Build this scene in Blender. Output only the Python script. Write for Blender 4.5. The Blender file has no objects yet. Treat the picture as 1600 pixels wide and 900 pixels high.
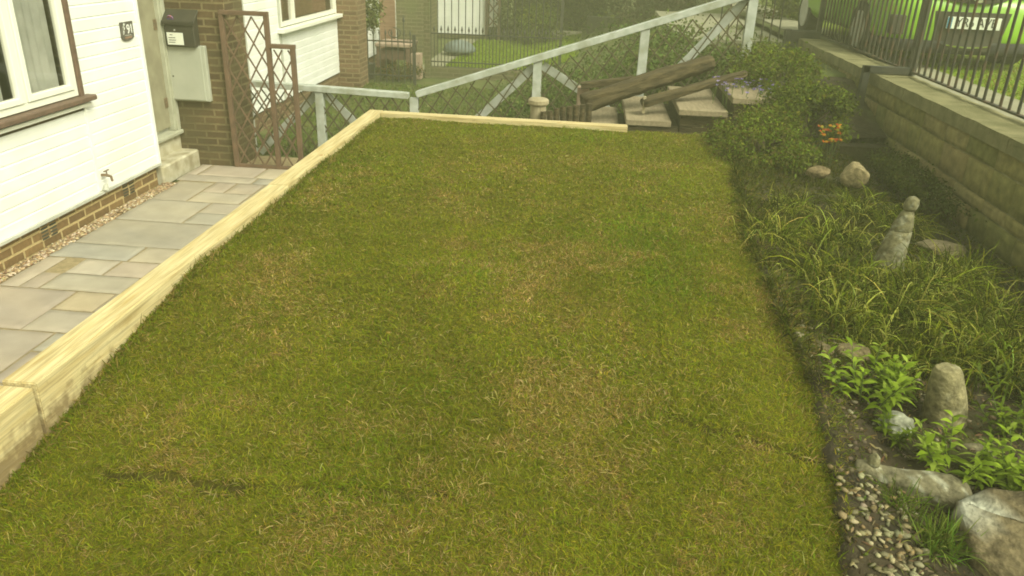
import bpy, bmesh, math, random
import numpy as np
from mathutils import Vector, Matrix, noise as mnoise
R_ = math.radians
random.seed(7); rng = np.random.default_rng(11)
S = bpy.context.scene
COL = S.collection

# ------------------------------------------------------------------ camera
cam_d = bpy.data.cameras.new("camera"); cam = bpy.data.objects.new("camera", cam_d); COL.objects.link(cam)
cam_d.sensor_width = 36.0; cam_d.lens = 1228.35/1600*36; cam_d.clip_start = .05; cam_d.clip_end = 500
def _cam_matrix():
    f = 1228.348
    def ray(u, v): return Vector((u-800, -(v-450), -f))
    y = ray(932, -88).normalized(); z = (-ray(700, 3230)).normalized()
    z = (z - y*z.dot(y)).normalized(); x = y.cross(z)
    m = Matrix((x, y, z)).to_4x4(); m.translation = Vector((0, 0, 2.3))
    return m
cam.matrix_world = _cam_matrix()
S.camera = cam

# ------------------------------------------------------------------ world, sun, exposure
SUN_EL, SUN_AZ = 47, 128      # veiled sun from the right (compass degrees, 0 = +Y, 90 = +X)
w = bpy.data.worlds.new("World"); S.world = w; w.use_nodes = True
nt = w.node_tree; nt.nodes.clear()
out = nt.nodes.new('ShaderNodeOutputWorld'); bg = nt.nodes.new('ShaderNodeBackground')
sky = nt.nodes.new('ShaderNodeTexSky'); sky.sky_type = 'NISHITA'; sky.sun_disc = False
sky.sun_elevation = R_(SUN_EL); sky.sun_rotation = R_(SUN_AZ); sky.dust_density = 5; sky.air_density = 1.2
hsv = nt.nodes.new('ShaderNodeHueSaturation'); hsv.inputs['Saturation'].default_value = .18
mul = nt.nodes.new('ShaderNodeMix'); mul.data_type = 'RGBA'; mul.blend_type = 'MULTIPLY'; mul.inputs[0].default_value = 1
mul.inputs[7].default_value = (.975, 1.0, .82, 1)
nt.links.new(sky.outputs[0], hsv.inputs['Color']); nt.links.new(hsv.outputs[0], mul.inputs[6])
nt.links.new(mul.outputs[2], bg.inputs[0]); bg.inputs[1].default_value = .15; nt.links.new(bg.outputs[0], out.inputs[0])
sd = bpy.data.lights.new("sun", 'SUN'); sun = bpy.data.objects.new("sun", sd); COL.objects.link(sun)
sd.energy = 1.5; sd.angle = R_(22); sd.color = (1, .975, .82)
sun.rotation_euler = (R_(90-SUN_EL), 0, R_(180-SUN_AZ))   # lamp shines from azimuth SUN_AZ
S.cycles.filter_width = 1.8     # the phone picture is a little soft everywhere
S.view_settings.view_transform = 'Standard'; S.view_settings.look = 'None'
S.view_settings.exposure = 0.92; S.view_settings.gamma = 1.0

# ------------------------------------------------------------------ materials
def mat(name, c1, c2=None, scale=8, rough=.8, bump=.0, bscale=60, c3=None, scale3=2, stretch=(1, 1, 1), metal=0, spec=.3, coords='Object', detail=6, lo=.35, hi=.65):
    m = bpy.data.materials.new(name); m.use_nodes = True; n = m.node_tree; b = n.nodes['Principled BSDF']
    b.inputs['Roughness'].default_value = rough; b.inputs['Metallic'].default_value = metal
    b.inputs['Specular IOR Level'].default_value = spec
    tc = n.nodes.new('ShaderNodeTexCoord'); mp = n.nodes.new('ShaderNodeMapping'); mp.inputs['Scale'].default_value = stretch
    n.links.new(tc.outputs[coords], mp.inputs[0])
    if c2 is None: b.inputs['Base Color'].default_value = (*c1, 1)
    else:
        t = n.nodes.new('ShaderNodeTexNoise'); t.inputs['Scale'].default_value = scale; t.inputs['Detail'].default_value = detail
        n.links.new(mp.outputs[0], t.inputs[0])
        r = n.nodes.new('ShaderNodeMapRange'); r.inputs[1].default_value = lo; r.inputs[2].default_value = hi
        n.links.new(t.outputs[0], r.inputs[0])
        mx = n.nodes.new('ShaderNodeMix'); mx.data_type = 'RGBA'; mx.inputs[6].default_value = (*c1, 1); mx.inputs[7].default_value = (*c2, 1)
        n.links.new(r.outputs[0], mx.inputs[0]); last = mx.outputs[2]
        if c3 is not None:
            t3 = n.nodes.new('ShaderNodeTexNoise'); t3.inputs['Scale'].default_value = scale3; t3.inputs['Detail'].default_value = 4
            n.links.new(mp.outputs[0], t3.inputs[0])
            r3 = n.nodes.new('ShaderNodeMapRange'); r3.inputs[1].default_value = .5; r3.inputs[2].default_value = .68
            n.links.new(t3.outputs[0], r3.inputs[0])
            m3 = n.nodes.new('ShaderNodeMix'); m3.data_type = 'RGBA'; m3.inputs[7].default_value = (*c3, 1)
            n.links.new(r3.outputs[0], m3.inputs[0]); n.links.new(last, m3.inputs[6]); last = m3.outputs[2]
        n.links.new(last, b.inputs['Base Color'])
    if bump:
        tb = n.nodes.new('ShaderNodeTexNoise'); tb.inputs['Scale'].default_value = bscale; tb.inputs['Detail'].default_value = 8
        n.links.new(mp.outputs[0], tb.inputs[0]); bp = n.nodes.new('ShaderNodeBump'); bp.inputs['Strength'].default_value = bump; bp.inputs['Distance'].default_value = .02
        n.links.new(tb.outputs[0], bp.inputs['Height']); n.links.new(bp.outputs[0], b.inputs['Normal'])
    return m

def brick_mat(name, a, b_, mortar, bw=.225, rh=.075, ms=.011, bump=.6, stain=None, bias=0.0):
    m = bpy.data.materials.new(name); m.use_nodes = True; n = m.node_tree; b = n.nodes['Principled BSDF']; b.inputs['Roughness'].default_value = .9
    b.inputs['Specular IOR Level'].default_value = .15
    tc = n.nodes.new('ShaderNodeTexCoord'); sp = n.nodes.new('ShaderNodeSeparateXYZ'); n.links.new(tc.outputs['Object'], sp.inputs[0])
    ad = n.nodes.new('ShaderNodeMath'); n.links.new(sp.outputs[0], ad.inputs[0]); n.links.new(sp.outputs[1], ad.inputs[1])
    cb = n.nodes.new('ShaderNodeCombineXYZ'); n.links.new(ad.outputs[0], cb.inputs[0]); n.links.new(sp.outputs[2], cb.inputs[1])
    wob = n.nodes.new('ShaderNodeTexNoise'); wob.inputs['Scale'].default_value = 14; n.links.new(cb.outputs[0], wob.inputs[0])
    vm = n.nodes.new('ShaderNodeVectorMath'); vm.operation = 'MULTIPLY_ADD'; vm.inputs[1].default_value = (.008, .008, 0)
    n.links.new(wob.outputs['Color'], vm.inputs[0]); n.links.new(cb.outputs[0], vm.inputs[2])
    bt = n.nodes.new('ShaderNodeTexBrick'); bt.inputs['Scale'].default_value = 1; bt.inputs['Brick Width'].default_value = bw; bt.inputs['Row Height'].default_value = rh
    bt.inputs['Mortar Size'].default_value = ms; bt.inputs['Mortar Smooth'].default_value = .25; bt.inputs['Bias'].default_value = bias
    bt.inputs['Color1'].default_value = (*a, 1); bt.inputs['Color2'].default_value = (*b_, 1); bt.inputs['Mortar'].default_value = (*mortar, 1)
    n.links.new(vm.outputs[0], bt.inputs[0])
    ns = n.nodes.new('ShaderNodeTexNoise'); ns.inputs['Scale'].default_value = 35; ns.inputs['Detail'].default_value = 8; n.links.new(tc.outputs['Object'], ns.inputs[0])
    mr = n.nodes.new('ShaderNodeMapRange'); mr.inputs[3].default_value = .6; mr.inputs[4].default_value = 1.35; n.links.new(ns.outputs[0], mr.inputs[0])
    mx = n.nodes.new('ShaderNodeMix'); mx.data_type = 'RGBA'; mx.blend_type = 'MULTIPLY'; mx.inputs[0].default_value = 1
    n.links.new(bt.outputs[0], mx.inputs[6]); n.links.new(mr.outputs[0], mx.inputs[7]); last = mx.outputs[2]
    if stain:
        n2 = n.nodes.new('ShaderNodeTexNoise'); n2.inputs['Scale'].default_value = 2.3; n2.inputs['Detail'].default_value = 7; n.links.new(tc.outputs['Object'], n2.inputs[0])
        r2 = n.nodes.new('ShaderNodeMapRange'); r2.inputs[1].default_value = .42; r2.inputs[2].default_value = .68; r2.inputs[4].default_value = .75; n.links.new(n2.outputs[0], r2.inputs[0])
        m2 = n.nodes.new('ShaderNodeMix'); m2.data_type = 'RGBA'; m2.inputs[7].default_value = (*stain, 1); n.links.new(r2.outputs[0], m2.inputs[0]); n.links.new(last, m2.inputs[6]); last = m2.outputs[2]
    n.links.new(last, b.inputs['Base Color'])
    bp = n.nodes.new('ShaderNodeBump'); bp.invert = True; bp.inputs['Strength'].default_value = bump; bp.inputs['Distance'].default_value = .012
    n.links.new(bt.outputs['Fac'], bp.inputs['Height']); n.links.new(bp.outputs[0], b.inputs['Normal'])
    return m

def attr_mat(name, rough=.75, transl=.25, bump=0, bscale=80, noise_amt=0, nscale=20, spec=.2):
    m = bpy.data.materials.new(name); m.use_nodes = True; n = m.node_tree; b = n.nodes['Principled BSDF']; b.inputs['Roughness'].default_value = rough
    b.inputs['Specular IOR Level'].default_value = spec
    a = n.nodes.new('ShaderNodeAttribute'); a.attribute_name = 'Col'; c = a.outputs['Color']
    tc = n.nodes.new('ShaderNodeTexCoord')
    if noise_amt:
        t = n.nodes.new('ShaderNodeTexNoise'); t.inputs['Scale'].default_value = nscale; t.inputs['Detail'].default_value = 8; n.links.new(tc.outputs['Object'], t.inputs[0])
        mr = n.nodes.new('ShaderNodeMapRange'); mr.inputs[1].default_value = .25; mr.inputs[2].default_value = .75; mr.inputs[3].default_value = 1-noise_amt; mr.inputs[4].default_value = 1+noise_amt; n.links.new(t.outputs[0], mr.inputs[0])
        mx = n.nodes.new('ShaderNodeMix'); mx.data_type = 'RGBA'; mx.blend_type = 'MULTIPLY'; mx.inputs[0].default_value = 1
        n.links.new(c, mx.inputs[6]); n.links.new(mr.outputs[0], mx.inputs[7]); c = mx.outputs[2]
    n.links.new(c, b.inputs['Base Color'])
    if bump:
        tb = n.nodes.new('ShaderNodeTexNoise'); tb.inputs['Scale'].default_value = bscale; tb.inputs['Detail'].default_value = 8; n.links.new(tc.outputs['Object'], tb.inputs[0])
        bp = n.nodes.new('ShaderNodeBump'); bp.inputs['Strength'].default_value = bump; bp.inputs['Distance'].default_value = .01
        n.links.new(tb.outputs[0], bp.inputs['Height']); n.links.new(bp.outputs[0], b.inputs['Normal'])
    if transl:
        tr = n.nodes.new('ShaderNodeBsdfTranslucent'); n.links.new(c, tr.inputs[0]); ms = n.nodes.new('ShaderNodeMixShader'); ms.inputs[0].default_value = transl
        o = n.nodes['Material Output']; n.links.new(b.outputs[0], ms.inputs[1]); n.links.new(tr.outputs[0], ms.inputs[2]); n.links.new(ms.outputs[0], o.inputs[0])
    return m

def glass_mat(name, tint=(.6, .68, .62), rough=.02):
    m = bpy.data.materials.new(name); m.use_nodes = True; n = m.node_tree; n.nodes.clear(); o = n.nodes.new('ShaderNodeOutputMaterial')
    g = n.nodes.new('ShaderNodeBsdfGlossy'); g.inputs['Roughness'].default_value = rough; t = n.nodes.new('ShaderNodeBsdfTransparent'); t.inputs[0].default_value = (*tint, 1)
    f = n.nodes.new('ShaderNodeLayerWeight'); p_ = n.nodes.new('ShaderNodeMath'); p_.operation = 'POWER'; p_.inputs[1].default_value = 4; a = n.nodes.new('ShaderNodeMath'); a.operation = 'MULTIPLY_ADD'; a.inputs[1].default_value = .9; a.inputs[2].default_value = .04
    n.links.new(f.outputs['Facing'], p_.inputs[0]); n.links.new(p_.outputs[0], a.inputs[0]); ms = n.nodes.new('ShaderNodeMixShader'); n.links.new(a.outputs[0], ms.inputs[0]); n.links.new(t.outputs[0], ms.inputs[1]); n.links.new(g.outputs[0], ms.inputs[2]); n.links.new(ms.outputs[0], o.inputs[0])
    return m

M = dict(
 pvc=mat('white_pvc', (.80, .80, .74), (.72, .73, .66), 3, .42, .02, 9, spec=.4),
 frame=mat('window_frame_pvc', (.74, .74, .63), None, rough=.35, spec=.5),
 trim=mat('grey_trim', (.5, .5, .42), (.4, .4, .33), 6, .6),
 brown=mat('brown_painted_wood', (.15, .095, .065), (.10, .065, .045), 20, .6, .1),
 curtain=mat('net_curtain', (.50, .50, .45), (.36, .37, .33), 5, .9),
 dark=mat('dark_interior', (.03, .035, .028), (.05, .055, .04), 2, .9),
 glass=glass_mat('glass', (.92, .92, .90)),
 brick=brick_mat('brown_brick', (.13, .085, .042), (.075, .05, .028), (.19, .15, .075), stain=(.085, .072, .036)),
 brickB=brick_mat('buff_plinth_brick', (.25, .155, .065), (.155, .095, .045), (.47, .36, .17)),
 brickF=brick_mat('far_brick', (.17, .105, .06), (.11, .07, .04), (.22, .17, .09)),
 brickG=brick_mat('greyed_brick', (.12, .105, .055), (.09, .08, .045), (.17, .15, .085), stain=(.11, .12, .05)),
 concrete=mat('cream_concrete', (.50, .47, .34), (.38, .34, .22), 9, .9, .25, 60, c3=(.27, .23, .14), scale3=5),
 cream=mat('cream_cabinet', (.42, .43, .34), (.36, .37, .29), 4, .5),
 blackp=mat('black_plastic', (.035, .033, .024), (.05, .045, .03), 8, .5),
 paper=mat('paper', (.72, .74, .62), None, rough=.8),
 ink=mat('grey_ink', (.18, .18, .15), None, rough=.8),
 slate=mat('dark_slate', (.07, .065, .05), (.12, .11, .09), 30, .7),
 white=mat('white_paint', (.8, .8, .72), None, rough=.6),
 brass=mat('aged_brass', (.32, .22, .13), (.2, .15, .1), 40, .45, metal=.6),
 fwhite=mat('weathered_white_paint', (.43, .45, .40), (.32, .345, .29), 12, .6, .1, 50, c3=(.25, .26, .19), scale3=5),
 mesh=mat('weathered_batten', (.05, .042, .02), (.085, .07, .035), 20, .8),
 iron=mat('black_iron', (.03, .033, .024), (.055, .05, .035), 12, .55, spec=.4),
 ironr=mat('rusty_dark_iron', (.032, .032, .022), (.075, .045, .026), 9, .7, spec=.3, lo=.48, hi=.62),
 oldwood=mat('old_brown_timber', (.092, .068, .030), (.035, .026, .012), 5, .95, 1.0, 9, stretch=(1.6, 7, 7)),
 tread=mat('grey_tread_timber', (.27, .22, .135), (.19, .155, .09), 7, .9, .3, 25, stretch=(6, 1, 6)),
 postw=mat('pale_post', (.34, .29, .18), (.24, .2, .11), 12, .9, .2, 30),
 soil=mat('dark_soil', (.045, .033, .015), (.02, .016, .007), 9, .95, .8, 30, c3=(.06, .06, .015), scale3=3),
 turf=mat('turf_base', (.08, .088, .006), (.11, .085, .015), 5, .95, .7, 60, c3=(.05, .075, .01), scale3=2),
 green=mat('short_green_turf', (.16, .23, .015), (.13, .18, .012), 6, .95, .6, 70, c3=(.14, .15, .03), scale3=1),
 bank=mat('bank_turf', (.085, .11, .025), (.06, .07, .02), 4, .95, .7, 50, c3=(.12, .12, .04), scale3=1.5),
 pave=mat('grey_pavement', (.25, .24, .16), (.2, .19, .12), 12, .9, .2, 60),
 tarmac=mat('tarmac', (.06, .06, .045), (.045, .045, .035), 30, .9, .3, 90),
 coping=mat('worn_coping', (.23, .21, .10), (.15, .14, .062), 9, .95, .5, 40, c3=(.12, .115, .045), scale3=3),
 block=attr_mat('mossy_walling', .95, 0, .5, 45, .35, 16),
 slab=attr_mat('riven_sandstone', .8, 0, .18, 22, .14, 5),
 peb=attr_mat('pebble', .7, 0, .1, 60, .2, 30),
 leaf=attr_mat('leaf', .6, .3, spec=.08),
 blade=attr_mat('grass_blade', .75, .32, spec=.04),
 rock=attr_mat('rock', .95, 0, 1.0, 55, .55, 38),
 bark=mat('bark', (.09, .065, .035), (.05, .035, .02), 20, .95, .6, 40),
 lime=mat('lime_car_paint', (.20, .40, .02), None, rough=.3, spec=.5),
 chrome=mat('chrome', (.75, .78, .74), None, rough=.15, metal=1),
 rubber=mat('rubber', (.02, .02, .018), None, rough=.8),
 plate=mat('plate_white', (.62, .65, .52), None, rough=.4),
 plateblue=mat('plate_blue', (.05, .25, .38), None, rough=.4),
 lamp=mat('headlamp_lens', (.55, .6, .58), (.3, .33, .3), 20, .1, spec=.8),
 terracotta=mat('terracotta', (.25, .11, .05), (.18, .08, .04), 10, .9),
 stone=mat('table_stone', (.36, .27, .2), (.28, .2, .14), 8, .9),
 boardw=mat('brown_board', (.3, .19, .12), (.22, .13, .08), 5, .8, stretch=(1, 1, 8)),
 bluegrey=mat('blue_grey_tarpaulin', (.14, .17, .16), (.1, .12, .11), 8, .6),
)
def wood_mat():
    m = bpy.data.materials.new('fresh_sawn_softwood'); m.use_nodes = True; n = m.node_tree; b = n.nodes['Principled BSDF']; b.inputs['Roughness'].default_value = .75
    b.inputs['Specular IOR Level'].default_value = .2
    tc = n.nodes.new('ShaderNodeTexCoord'); oi = n.nodes.new('ShaderNodeObjectInfo')
    va = n.nodes.new('ShaderNodeVectorMath'); n.links.new(tc.outputs['Object'], va.inputs[0])
    cx = n.nodes.new('ShaderNodeCombineXYZ'); n.links.new(oi.outputs['Random'], cx.inputs[0]); sc = n.nodes.new('ShaderNodeVectorMath'); sc.operation = 'SCALE'; sc.inputs['Scale'].default_value = 30
    n.links.new(cx.outputs[0], sc.inputs[0]); n.links.new(sc.outputs[0], va.inputs[1])
    mp = n.nodes.new('ShaderNodeMapping'); mp.inputs['Scale'].default_value = (.7, 9, 9); n.links.new(va.outputs[0], mp.inputs[0])
    g = n.nodes.new('ShaderNodeTexNoise'); g.inputs['Scale'].default_value = 5; g.inputs['Detail'].default_value = 10; g.inputs['Distortion'].default_value = .6; n.links.new(mp.outputs[0], g.inputs[0])
    cr = n.nodes.new('ShaderNodeValToRGB'); cr.color_ramp.elements[0].position = .22; cr.color_ramp.elements[0].color = (.36, .26, .095, 1); cr.color_ramp.elements[1].position = .62; cr.color_ramp.elements[1].color = (.56, .47, .25, 1)
    n.links.new(g.outputs[0], cr.inputs[0])
    mpk = n.nodes.new('ShaderNodeMapping'); mpk.inputs['Scale'].default_value = (1, 1.6, 1.6); n.links.new(va.outputs[0], mpk.inputs[0])
    k = n.nodes.new('ShaderNodeTexVoronoi'); k.inputs['Scale'].default_value = 3.4; n.links.new(mpk.outputs[0], k.inputs[0])
    kr = n.nodes.new('ShaderNodeMapRange'); kr.inputs[1].default_value = .055; kr.inputs[2].default_value = .10; kr.inputs[3].default_value = 1; kr.inputs[4].default_value = 0; n.links.new(k.outputs[0], kr.inputs[0])
    mx = n.nodes.new('ShaderNodeMix'); mx.data_type = 'RGBA'; mx.inputs[7].default_value = (.36, .19, .05, 1); n.links.new(kr.outputs[0], mx.inputs[0]); n.links.new(cr.outputs[0], mx.inputs[6])
    st = n.nodes.new('ShaderNodeTexNoise'); st.inputs['Scale'].default_value = 3; st.inputs['Detail'].default_value = 5; n.links.new(va.outputs[0], st.inputs[0])
    sr = n.nodes.new('ShaderNodeMapRange'); sr.inputs[1].default_value = .55; sr.inputs[2].default_value = .75; sr.inputs[4].default_value = .45; n.links.new(st.outputs[0], sr.inputs[0])
    m2 = n.nodes.new('ShaderNodeMix'); m2.data_type = 'RGBA'; m2.inputs[7].default_value = (.42, .38, .19, 1); n.links.new(sr.outputs[0], m2.inputs[0]); n.links.new(mx.outputs[2], m2.inputs[6])
    fg = n.nodes.new('ShaderNodeMapping'); fg.inputs['Scale'].default_value = (1.5, 60, 60); n.links.new(va.outputs[0], fg.inputs[0])
    fn = n.nodes.new('ShaderNodeTexNoise'); fn.inputs['Scale'].default_value = 2.5; fn.inputs['Detail'].default_value = 6; n.links.new(fg.outputs[0], fn.inputs[0])
    fr_ = n.nodes.new('ShaderNodeMapRange'); fr_.inputs[1].default_value = .3; fr_.inputs[2].default_value = .6; fr_.inputs[3].default_value = .68; fr_.inputs[4].default_value = 1.06; n.links.new(fn.outputs[0], fr_.inputs[0])
    m3 = n.nodes.new('ShaderNodeMix'); m3.data_type = 'RGBA'; m3.blend_type = 'MULTIPLY'; m3.inputs[0].default_value = 1; n.links.new(m2.outputs[2], m3.inputs[6]); n.links.new(fr_.outputs[0], m3.inputs[7])
    # soil splashed up the lower part and scattered dirt
    sx = n.nodes.new('ShaderNodeSeparateXYZ'); n.links.new(tc.outputs['Object'], sx.inputs[0]); dz = n.nodes.new('ShaderNodeMapRange'); dz.inputs[1].default_value = -.04; dz.inputs[2].default_value = -.2; dz.inputs[3].default_value = -.08; dz.inputs[4].default_value = .42; n.links.new(sx.outputs[2], dz.inputs[0])
    dn = n.nodes.new('ShaderNodeTexNoise'); dn.inputs['Scale'].default_value = 22; dn.inputs['Detail'].default_value = 8; n.links.new(va.outputs[0], dn.inputs[0])
    da = n.nodes.new('ShaderNodeMath'); n.links.new(dn.outputs[0], da.inputs[0]); n.links.new(dz.outputs[0], da.inputs[1])
    dm = n.nodes.new('ShaderNodeMapRange'); dm.inputs[1].default_value = .56; dm.inputs[2].default_value = .85; dm.inputs[4].default_value = .8; n.links.new(da.outputs[0], dm.inputs[0])
    m4 = n.nodes.new('ShaderNodeMix'); m4.data_type = 'RGBA'; m4.inputs[7].default_value = (.16, .11, .05, 1); n.links.new(dm.outputs[0], m4.inputs[0]); n.links.new(m3.outputs[2], m4.inputs[6])
    n.links.new(m4.outputs[2], b.inputs['Base Color'])
    bp = n.nodes.new('ShaderNodeBump'); bp.inputs['Strength'].default_value = .25; bp.inputs['Distance'].default_value = .01; n.links.new(g.outputs[0], bp.inputs['Height']); n.links.new(bp.outputs[0], b.inputs['Normal'])
    return m
M['sleeper'] = wood_mat()

# ------------------------------------------------------------------ helpers
def tag(o, label=None, cat=None, group=None, kind=None):
    if label: o['label'] = label
    if cat: o['category'] = cat
    if group: o['group'] = group
    if kind: o['kind'] = kind
    return o
def empty(name, loc, label, cat, group=None, rz=0):
    o = bpy.data.objects.new(name, None); COL.objects.link(o); o.location = loc; o.rotation_euler = (0, 0, rz); o.empty_display_size = .1
    return tag(o, label, cat, group)
def link(name, me, m, parent=None, world=True, smooth=False):
    o = bpy.data.objects.new(name, me); COL.objects.link(o)
    if m is not None:
        for k in (m if isinstance(m, (list, tuple)) else [m]): me.materials.append(M[k])
    if smooth:
        me.polygons.foreach_set('use_smooth', [True]*len(me.polygons))
    if parent is not None:
        o.parent = parent
        if world:
            # parts built in world space sit under their thing; sub-parts sit under a part whose world matrix is the identity
            inv = Matrix.LocRotScale(parent.location, parent.rotation_euler, parent.scale).inverted() if parent.parent is None else Matrix.Identity(4)
            o.matrix_parent_inverse = inv
    return o
def fin(name, bm, m, parent=None, world=True, smooth=False, bevel=0):
    if bevel: bmesh.ops.bevel(bm, geom=list(bm.edges), offset=bevel, segments=1, affect='EDGES', profile=.5)
    bmesh.ops.recalc_face_normals(bm, faces=list(bm.faces))
    me = bpy.data.meshes.new(name); bm.to_mesh(me); bm.free()
    return link(name, me, m, parent, world, smooth)
def B(): return bmesh.new()
def box(bm, x0, x1, y0, y1, z0, z1):
    v = [bm.verts.new(p) for p in ((x0, y0, z0), (x1, y0, z0), (x1, y1, z0), (x0, y1, z0), (x0, y0, z1), (x1, y0, z1), (x1, y1, z1), (x0, y1, z1))]
    for f in ((0, 3, 2, 1), (4, 5, 6, 7), (0, 1, 5, 4), (1, 2, 6, 5), (2, 3, 7, 6), (3, 0, 4, 7)): bm.faces.new([v[i] for i in f])
    return bm
def bar(bm, p, q, w_, h_, up=(0, 0, 1)):
    p = Vector(p); q = Vector(q); d = (q-p).normalized(); u = Vector(up)
    if abs(d.dot(u)) > .99: u = Vector((0, 1, 0))
    s = d.cross(u).normalized(); u = s.cross(d); vs = []
    for c in (p, q):
        for a, b in ((-1, -1), (1, -1), (1, 1), (-1, 1)): vs.append(bm.verts.new(c + s*a*w_/2 + u*b*h_/2))
    for f in ((0, 1, 2, 3), (7, 6, 5, 4), (0, 4, 5, 1), (1, 5, 6, 2), (2, 6, 7, 3), (3, 7, 4, 0)): bm.faces.new([vs[i] for i in f])
    return bm
def tube(bm, pts, rad, n=8, cap=True):
    pts = [Vector(p) for p in pts]; rings = []
    rad = rad if isinstance(rad, (list, tuple)) else [rad]*len(pts)
    for i, p in enumerate(pts):
        d = (pts[min(i+1, len(pts)-1)]-pts[max(i-1, 0)]).normalized(); a = Vector((0, 0, 1)) if abs(d.z) < .9 else Vector((1, 0, 0))
        s = d.cross(a).normalized(); u = s.cross(d)
        rings.append([bm.verts.new(p + (s*math.cos(2*math.pi*k/n)+u*math.sin(2*math.pi*k/n))*rad[i]) for k in range(n)])
    for a, b in zip(rings, rings[1:]):
        for k in range(n): bm.faces.new((a[k], a[(k+1) % n], b[(k+1) % n], b[k]))
    if cap: bm.faces.new(rings[0][::-1]); bm.faces.new(rings[-1])
    return bm
def npmesh(name, co, faces, col=None):
    """co (N,3), faces (F,k) uniform, col (N,3)"""
    me = bpy.data.meshes.new(name); n = len(co); F, k = faces.shape
    me.vertices.add(n); me.vertices.foreach_set('co', co.astype(np.float32).ravel())
    me.loops.add(F*k); me.loops.foreach_set('vertex_index', faces.astype(np.int32).ravel())
    me.polygons.add(F); me.polygons.foreach_set('loop_start', np.arange(0, F*k, k, dtype=np.int32))
    me.update(calc_edges=True)
    if col is not None:
        ca = me.color_attributes.new('Col', 'FLOAT_COLOR', 'POINT'); ca.data.foreach_set('color', np.c_[col, np.ones(n)].astype(np.float32).ravel())
    return me
def nrm(a): return a/np.maximum(np.linalg.norm(a, axis=-1, keepdims=True), 1e-9)
def strips(base, d, length, width, droop, prof, col, side=None, tipcol=None):
    """ribbon leaves: base(N,3), direction d(N,3), droop(N,) ; prof = half-width multipliers per station"""
    N = len(base); K = len(prof); d = nrm(d)
    if side is None:
        side = nrm(np.cross(d, rng.normal(size=(N, 3))))
    co = np.zeros((N, K, 2, 3)); t = np.linspace(0, 1, K)
    for i in range(K):
        c = base + d*(length*t[i])[:, None]; c[:, 2] -= droop*length*t[i]**2
        hw = (width*prof[i]*.5)[:, None]*side
        co[:, i, 0] = c-hw; co[:, i, 1] = c+hw
    idx = np.arange(N)[:, None]*K*2 + (np.arange(K-1)*2)[None, :]
    f = np.stack([idx, idx+1, idx+3, idx+2], -1).reshape(-1, 4)
    cc = np.repeat(col[:, None, :], K*2, 1)
    if tipcol is not None:
        tt = np.repeat(t, 2)[None, :, None]**1.5; cc = cc*(1-tt)+tipcol[:, None, :]*tt
    return co.reshape(-1, 3), f, cc.reshape(-1, 3)
def join(parts):
    co, fs, cs, o = [], [], [], 0
    for a, f, c in parts: co.append(a); fs.append(f+o); cs.append(c); o += len(a)
    return np.concatenate(co), np.concatenate(fs), np.concatenate(cs)
_lat = rng.random((97, 97))
def vnoise(x, y):
    xi = np.floor(x).astype(int); yi = np.floor(y).astype(int); fx = x-xi; fy = y-yi; fx = fx*fx*(3-2*fx); fy = fy*fy*(3-2*fy)
    g = lambda a, b: _lat[a % 97, b % 97]
    return (g(xi, yi)*(1-fx)+g(xi+1, yi)*fx)*(1-fy)+(g(xi, yi+1)*(1-fx)+g(xi+1, yi+1)*fx)*fy
def fbm(x, y, o=4):
    s = 0; a = .5; t = 0
    for i in range(o): s = s+a*vnoise(x*2**i+i*17.3, y*2**i+i*9.1); t += a; a *= .55
    return s/t
def pick(cols, N, var=.15, p=None):
    cols = np.array(cols); i = rng.choice(len(cols), N, p=p)
    return np.clip(cols[i]*(1+rng.normal(0, var, (N, 1)))*(1+rng.normal(0, var*.35, (N, 3))), 0.002, 1)

# ------------------------------------------------------------------ ground levels (path = 0)
def lawn_edge(y): return np.interp(y, [1.0, 1.6, 2.0, 2.7, 3.3, 3.9, 5.0, 6.0, 7.0], [.78, .80, .87, .95, .93, .96, 1.06, 1.22, 1.25])
def lawn_z(x, y):
    s = np.clip((3.3-y)/1.45, 0, 1.6)**1.15
    k = np.interp(x, [-1.8, -1.2, 1.0], [.22, .17, .13])
    z = .868-k*s + (fbm(x*2.2+5, y*2.2)-.5)*.035 + (fbm(x*7, y*7+3)-.5)*.014
    return z
def seam_mask(x, y):
    """0..1 dark gaps between the turfs"""
    m = np.zeros_like(x)
    def line(x0, y0, x1, y1, wd, amp=1, wig=.02):
        L = math.hypot(x1-x0, y1-y0); ux, uy = (x1-x0)/L, (y1-y0)/L
        t = (x-x0)*ux+(y-y0)*uy; dd = -(x-x0)*uy+(y-y0)*ux + (fbm(t*3+x0*9, t*0+y0*5)-.5)*wig*2
        w2 = wd*(.35+1.3*fbm(t*4+3, t*0+7+y0))
        return amp*np.exp(-(dd/w2)**2)*((t > 0) & (t < L))
    for a in (( -1.50, 1.97, -.98, 1.93, .036, 1.15), (-.98, 1.93, -.35, 1.97, .02, 1.0), (.35, 2.42, .93, 2.22, .022, .9), (-1.0, 1.65, -.62, 2.05, .008, .5),
              (-1.6, 5.0, -.6, 4.98, .008, .3), (-.42, 2.0, -.42, 5.6, .008, .25), (.38, 2.2, .38, 6.3, .008, .25), (-1.2, 3.2, -1.2, 6.0, .008, .25), (-.42, 3.5, .38, 3.48, .01, .4)):
        m = np.maximum(m, line(*a))
    return np.minimum(m, 1.2)
def bed_z(x, y):
    e = lawn_edge(y); t = np.clip((x-e)/.35, 0, 1); base = np.interp(y, [1.5, 3, 6, 8], [.70, .75, .80, .84])
    return lawn_z(e, y)*(1-t) + (base-.21*np.clip(x-1.75, 0, 2)+(fbm(x*5, y*5)-.5)*.05)*t

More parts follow.
